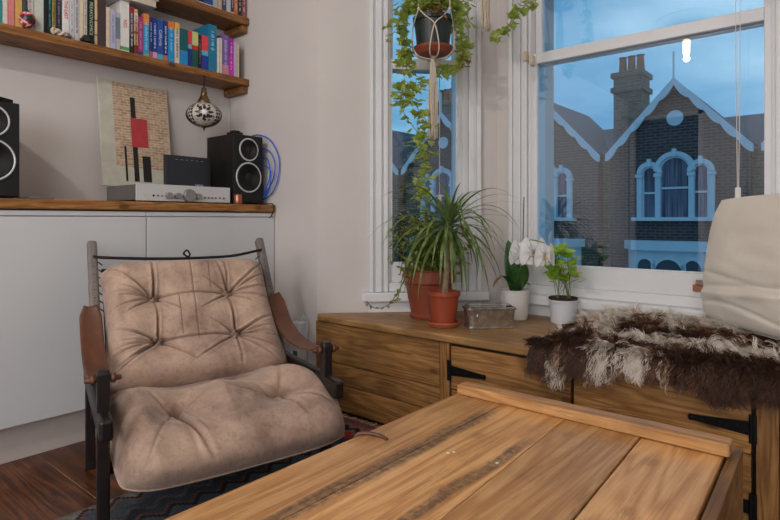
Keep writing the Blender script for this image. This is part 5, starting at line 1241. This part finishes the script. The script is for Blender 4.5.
# hanging ivy 2 (pot above the frame, tassel and one runner below)
H2 = at(486, 30, 2.36); H2.z = 0
h2 = thing('hanging_ivy', 'hanging ivy between the two windows, only its rope tassel and a leafy runner showing', 'plant', (H2.x, H2.y, 1.95), 'ivy plants in rope hangers')
ZB = 1.97
b = MB(); b.lathe([(.060, 0), (.064, .002), (.078, .125), (.083, .127), (.084, .150), (.080, .152), (.074, .140), (.001, .138)], (H2.x, H2.y, ZB+.022), 32); b.build('pot', 'ceramic', h2, bevel=.001)
b = MB(); b.lathe([(.055, 0), (.068, .004), (.082, .026), (.084, .034), (.080, .036), (.066, .012), (.001, .010)], (H2.x, H2.y, ZB-.004), 32); b.build('saucer', 'terra2', h2)
hanger(H2, H-.02, ZB, 1.6, h2, .30)
b = MB(); b.lathe([(.012, 0), (.012, -.012), (.004, -.016)], (H2.x, H2.y, H), 12); b.build('ceiling_hook', 'brass', h2)
lf = MB(); sm = MB(); t2 = Vector((H2.x, H2.y, ZB+.17)); q3 = lambda px, py: at(px, py, 2.30)
trail(lf, sm, [t2, t2+RT*.09+Vector((0, 0, .04)), t2+RT*.22+Vector((0, 0, -.02)), q3(533, 0), q3(525, 6), q3(514, 16), q3(508, 27), q3(499, 35), q3(493, 40)], .0062, .036, spread=.014)
trail(lf, sm, [q3(516, 4), q3(516, 14), q3(512, 24)], .010, .03, spread=.01)
for k in range(6): a = k*1.05; trail(lf, sm, [t2, t2+Vector((.07*math.cos(a), .07*math.sin(a), .05)), t2+Vector((.11*math.cos(a), .11*math.sin(a), .02))], .012, .034)
lf.build('foliage', 'ivy', h2); sm.build('stem', 'stem', h2, smooth=True)
# blind cords
def blind_cord(px, py, d, label, dark=False, gap=.006):
    c = at(px, py, d); r_ = thing('blind_cord', label, 'cord', (c.x, c.y, c.z-.025), 'blind cords at the windows')
    b = MB(); b.tube([(c.x-gap*.3, c.y, c.z+.02), (c.x-gap, c.y, c.z+.4), (c.x-gap*2, c.y, 2.3)], .0014, 5); b.tube([(c.x+gap*.3, c.y, c.z+.02), (c.x+gap, c.y, c.z+.4), (c.x+gap*1.4, c.y, 2.3)], .0014, 5); b.build('cord', 'wcable', r_)
    b = MB(); b.box(c.x-.009, c.x+.009, c.y-.005, c.y+.005, c.z-.024, c.z+.020); b.build('cord_toggle', 'ceramic', r_, bevel=.003)
    b = MB(); b.box(c.x-.03, c.x+.03, c.y-.005, c.y+.03, 2.30, 2.33); b.build('cord_bracket', 'ceramic', r_, bevel=.003)
blind_cord(439.5, 199, 2.50, 'thin white blind cord with a small toggle hanging before the narrow window', gap=.001)
blind_cord(738, 193, 1.985, 'white looped blind cord with a toggle at the right of the large window')

BZ = .4205
# big terracotta pot with small-leaved plant
c = Vector((-1.462, 2.012, BZ))
pl = thing('potted_fig', 'bushy small-leaved plant in the larger terracotta pot, behind the dragon tree', 'plant', c)
b = MB(); b.lathe([(.078, 0), (.084, .002), (.088, .016), (.080, .022), (.082, .03), (.106, .150), (.110, .152), (.114, .158), (.116, .205), (.120, .215), (.108, .215), (.104, .19), (.001, .186)], c, 44); b.build('pot', 'terrabig', pl, bevel=.002)
b = MB(); b.lathe([(.104, .186), (.05, .192), (.001, .193)], c, 24); b.build('soil', 'soil', pl, smooth=True)
lf = MB(); sm = MB(); top = c+Vector((0, 0, .19))
for k in range(60):
    a = RL.uniform(0, 6.28); R_ = RL.uniform(.02, .15); hh = RL.uniform(.06, .27); e_ = top+Vector((R_*math.cos(a), R_*math.sin(a), hh))
    if e_.dot(Vector((-q, q, 0))) > C1.dot(Vector((-q, q, 0)))-.03: continue
    trail(lf, sm, [top+Vector((.02*math.cos(a), .02*math.sin(a), 0)), top.lerp(e_, .6)+Vector((0, 0, .05)), e_, e_+Vector((.03*math.cos(a), .03*math.sin(a), -.05))], .011, .033, OVAL, .016)
for (pts_) in ([(412, 268), (402, 285), (398, 297), (392, 303)], [(404, 280), (398, 292), (388, 305), (375, 308), (366, 301)], [(410, 262), (403, 262), (400, 275)]):
    trail(lf, sm, [at(x, y_, 2.37+.0*k) for x, y_ in pts_], .014 if pts_[0][0] != 404 else .022, .020, IVY, .008)
lf.build('foliage', 'ficus', pl); sm.build('stem', 'stembrown', pl, smooth=True)
# dragon tree
c = at(444, 0, 2.27); c.z = BZ
pl = thing('dragon_tree', 'spiky long-leaved dragon tree in the smaller orange terracotta pot', 'plant', c)
b = MB(); b.lathe([(.044, .010), (.046, .012), (.060, .120), (.064, .121), (.066, .128), (.0655, .142), (.061, .143), (.058, .128), (.001, .126)], c, 36); b.build('pot', 'terra', pl, bevel=.001)
b = MB(); b.lathe([(.050, 0), (.056, .001), (.068, .016), (.069, .022), (.065, .022), (.056, .008), (.001, .008)], c, 36); b.build('saucer', 'terra2', pl)
b = MB(); b.lathe([(.059, .126), (.03, .132), (.001, .133)], c, 24); b.build('soil', 'soil', pl, smooth=True)
tt = at(449, 226, 2.27); b = MB(); base = c+Vector((0, 0, .12))
pth = catmull([base, base.lerp(tt, .33)+Vector((.004, 0, 0)), base.lerp(tt, .66)+Vector((-.003, .002, 0)), tt], 8); b.tube(pth, [.013+.0012*math.sin(k*2.1)-.003*k/len(pth) for k in range(len(pth))], 10); b.build('trunk', 'bark', pl, smooth=True)
lf = MB()
def blade(b, p0, az, el, L, w, droop, segs=12):
    d = Vector((math.cos(az)*math.cos(el), math.sin(az)*math.cos(el), math.sin(el))); side = Vector((-math.sin(az), math.cos(az), 0)); p_ = p0.copy(); vs = []; fs = []
    for k in range(segs+1):
        f = k/segs; ww = w*(.55+1.1*f if f < .35 else .935*(1-(f-.35)/.65)**.75)+.0004
        nn = side.cross(d).normalized(); vs += [p_-side*ww+nn*ww*.35, p_, p_+side*ww+nn*ww*.35]
        if k: a = 3*k; fs += [(a-3, a-2, a+1, a), (a-2, a-1, a+2, a+1)]
        d = (d+Vector((0, 0, -droop/segs*(.5+f)))).normalized(); p_ = p_+d*(L/segs)
        nrm = Vector((-q, q, 0)); lim = C1.dot(nrm)-.035
        if p_.dot(nrm) > lim: p_ = p_-nrm*(p_.dot(nrm)-lim)
        p_.y = min(p_.y, 2.34)
    b.add(vs, fs)
for k in range(74):
    f = k/74; az = k*2.399; el = math.radians(78-85*f**.8+RL.uniform(-10, 10)); L = RL.uniform(.27, .41)*(1 if f > .15 else .55)
    blade(lf, tt+Vector((0, 0, .035*(1-f)-.02)), az, el, L, RL.uniform(.0066, .0095), RL.uniform(2.2, 3.9)*(.55+.55*f))
blade(lf, tt, math.radians(20), .75, .36, .003, 1.4); blade(lf, tt, math.radians(42), .5, .33, .003, 1.2)
lf.build('foliage', 'draco', pl, smooth=True)
# glass and metal box
c = at(489, 0, 2.25); c.z = BZ; bx = thing('glass_box', 'shiny metal and glass lidded box between the dragon tree and the orchid', 'box', c)
Xb = (RT*math.cos(.10)+FW*math.sin(.10)).normalized(); Yb = Vector((-Xb.y, Xb.x, 0))
def rrect(w, d, rr, n_=5):
    out = []
    for (sx, sy, a0) in ((1, 1, 0), (-1, 1, 90), (-1, -1, 180), (1, -1, 270)):
        for k in range(n_+1):
            a = math.radians(a0+90*k/n_); out.append((sx*(w/2-rr)+rr*math.cos(a), sy*(d/2-rr)+rr*math.sin(a)))
    return out
def rbox(b, w, d, rr, z0, z1, w1=None, d1=None, cap=True):
    A = rrect(w, d, rr); B_ = rrect(w1 or w, d1 or d, rr); n_ = len(A)
    vs = [c+Xb*x+Yb*y_+UP*z0 for x, y_ in A]+[c+Xb*x+Yb*y_+UP*z1 for x, y_ in B_]; fs = [(k, (k+1)%n_, n_+(k+1)%n_, n_+k) for k in range(n_)]
    if cap: fs += [tuple(range(n_))[::-1], tuple(range(n_, 2*n_))]
    b.add(vs, fs)
b = MB(); rbox(b, .190, .096, .02, 0, .008); rbox(b, .186, .092, .02, .008, .012); b.build('base_tray', 'tin', bx, bevel=.001)
b = MB(); rbox(b, .184, .090, .02, .0125, .074, .194, .098, False); b.build('box_side', 'tin', bx, smooth=True)
b = MB(); rbox(b, .204, .106, .022, .074, .081); rbox(b, .200, .102, .022, .081, .086, .186, .09); b.build('lid_rim', 'tin', bx, bevel=.001)
b = MB(); rbox(b, .180, .084, .016, .0865, .0905, .174, .078); b.build('lid_glass', 'tinglass', bx)
b = MB(); rbox(b, .15, .06, .015, .0125, .03, .12, .05); plab(b.build('contents', plain('dry_contents', srgb(150, 116, 74), .8, var=.35, scale=60, bmp=.8), bx), 'brown contents inside the box')
b = MB(); b.tube([c+Xb*(-.06)-Yb*.047+UP*.060, c+Xb*(-.06)-Yb*.050+UP*.05, c+Xb*(-.06)-Yb*.046+UP*.035], .002, 6); b.build('clasp', 'tin', bx)
# orchid
c = at(514.5, 0, 2.44); c.z = BZ; orc = thing('potted_orchid', 'white flowering orchid in a tall white ceramic pot', 'plant', c)
b = MB(); b.lathe([(.052, 0), (.055, .003), (.063, .122), (.064, .128), (.060, .128), (.058, .11), (.001, .108)], c, 40); b.build('pot', 'ceramic', orc, smooth=False, bevel=.0015)
b = MB(); b.lathe([(.058, .108), (.03, .115), (.001, .116)], c, 24); b.build('potting_bark', 'soil', orc, smooth=True)
def bigleaf(b, p0, p1, w, bend, nrm):
    d = (p1-p0); side = d.cross(nrm).normalized(); nrm = nrm.normalized(); vs = []; fs = []; K = 14
    for k in range(K+1):
        f = k/K; ww = w*(math.sin(PI*min(1, f*.93+.07))**.6); cpt_ = p0+d*f+nrm*bend*math.sin(PI*f)
        vs += [cpt_-side*ww+nrm*ww*.25, cpt_-side*ww*.5+nrm*ww*.08, cpt_, cpt_+side*ww*.5+nrm*ww*.08, cpt_+side*ww+nrm*ww*.25]
        if k: a = 5*k; fs += [(a-5+j, a-4+j, a+1+j, a+j) for j in range(4)]
    b.add(vs, fs)
oz = c+Vector((0, 0, .11)); b = MB()
bigleaf(b, oz, at(508, 240, 2.42), .034, .02, -FW); bigleaf(b, oz, at(524, 263, 2.36), .031, .015, -FW+RT*.3); bigleaf(b, oz+Vector((0, 0, .01)), at(499, 276, 2.36), .014, .02, UP)
bigleaf(b, oz, at(530, 285, 2.50), .02, .02, UP)
b.build('leaf', 'orchleaf', orc, smooth=True, solid=.0018)
b = MB(); bigleaf(b, at(501, 277, 2.355), at(493, 287, 2.33), .009, .006, UP); plab(b.build('withered_leaf', 'ivydry', orc, smooth=True, solid=.001), 'withered brown leaf tip')
b = MB(); st0 = at(522, 290, 2.40); b.tube([st0, at(523, 240, 2.40), at(524, 197, 2.39)], .0022, 6); b.build('support_cane', 'stembrown', orc)
b = MB(); b.tube(catmull([st0, at(524, 262, 2.38), at(524, 246, 2.36), at(530, 240, 2.32), at(545, 243, 2.27)], 6), .002, 6); b.build('flower_stem', 'stem', orc, smooth=True)
def flower(cn_, nrm, R_):
    n_ = Vector(nrm).normalized(); x = n_.cross(UP).normalized(); y = x.cross(n_); b = MB()
    def petal(a, L, w):
        d = x*math.cos(a)+y*math.sin(a); s_ = n_.cross(d); vs = [cn_]; K = 12
        for k in range(K+1):
            t = k/K; ang = (t*2-1)*PI; rr = .5*L; vs.append(cn_+d*(L*.52+rr*.5*math.cos(PI-ang*1.0)*1.0)+s_*(w*math.sin(ang))+n_*(.10*L*math.cos(ang)+.05*L))
        b.add(vs, [(0, k+1, k+2) for k in range(K)])
    petal(math.radians(90), R_, R_*.5); petal(math.radians(215), R_, R_*.46); petal(math.radians(325), R_, R_*.46); 
    petal(math.radians(170), R_*1.1, R_*.85); petal(math.radians(10), R_*1.1, R_*.85)
    o = b.build('flower', 'petal', orc, smooth=True)
    b = MB(); b.lathe([(.001, .010), (.004, .008), (.006, 0), (.003, -.002)], cn_-y*R_*.12+n_*.004, 10, n_); b.build('flower_throat', 'yellow', o, smooth=True)
fl = (-FW)
flower(at(522, 254, 2.34), fl+RT*-.4+UP*.1, .064); flower(at(534, 253, 2.30), fl+UP*.15, .070); flower(at(545, 256, 2.26), fl+RT*.4-UP*.05, .058)
# herb
c = Vector((-.952, 2.262, BZ)); he = thing('potted_herb', 'bright green leafy herb in a small white pot by the sheepskin', 'plant', c)
b = MB(); b.lathe([(.048, 0), (.051, .002), (.055, .085), (.057, .088), (.058, .106), (.054, .107), (.052, .094), (.001, .092)], c, 36); b.build('pot', 'cerblue', he, bevel=.001)
b = MB(); b.lathe([(.0585, .098), (.0585, .107), (.053, .108), (.04, .100), (.001, .101)], c, 28); b.build('soil', 'soil', he, smooth=True)
lf = MB(); sm = MB(); top = c+Vector((0, 0, .095))
for k in range(17):
    a = RL.uniform(0, 6.28); e_ = top+RT*RL.uniform(-.055, .065)+FW*RL.uniform(-.05, .02)+Vector((0, 0, RL.uniform(.06, .215)))
    s0 = top+Vector((.03*math.cos(a), .03*math.sin(a), 0)); pth = catmull([s0, s0.lerp(e_, .5)+Vector((0, 0, .02)), e_], 5); sm.tube(pth, .0013, 5)
    for kk in range(5): leaf(lf, e_+Vector((RL.gauss(0, .010), RL.gauss(0, .008), RL.gauss(0, .010))), Vector((RL.gauss(0, 1), RL.gauss(-.3, 1), RL.uniform(-.2, .7))), RL.uniform(.036, .056), [(u*1.35, v) for u, v in OVAL], fold=.1)
    leaf(lf, pth[len(pth)//2], Vector((RL.gauss(0, 1), RL.gauss(0, 1), .3)), .022, OVAL)
lf.build('foliage', 'herb', he); sm.build('stem', 'stem', he, smooth=True)

# ------------------------------------------------------------------ ceiling pendants behind the camera (they show as reflections)
def pendant(x, y, z, label):
    r_ = thing('pendant_lamp', label, 'lamp', (x, y, H), 'ceiling pendants')
    b = MB(); b.lathe([(.26, 0), (.25, -.012), (.20, -.018), (.19, -.03), (.10, -.036), (.05, -.05), (.001, -.052)], (x, y, H), 40); b.build('ceiling_rose', 'ceiling', r_, smooth=True)
    b = MB(); b.tube([(x, y, H-.05), (x, y, z+.16)], .003, 6); b.build('cord', 'black', r_)
    b = MB(); b.lathe([(.02, .16), (.022, .10), (.018, .095)], (x, y, z), 16); b.build('lamp_holder', 'brass', r_)
    b = MB(); b.lathe([(.012, .092), (.026, .086), (.030, .070), (.030, -.03), (.022, -.045), (.001, -.05)], (x, y, z+.0), 20); b.build('light_bulb', emit('warm_bulb', srgb(255, 214, 150), 9), r_, smooth=True)
    return r_
pendant(-1.14, -.5, 2.31, 'ceiling pendant bulb that shows as a reflection in the large window')
pendant(-.35, -2.6, 2.21, 'second ceiling pendant at the back of the room')
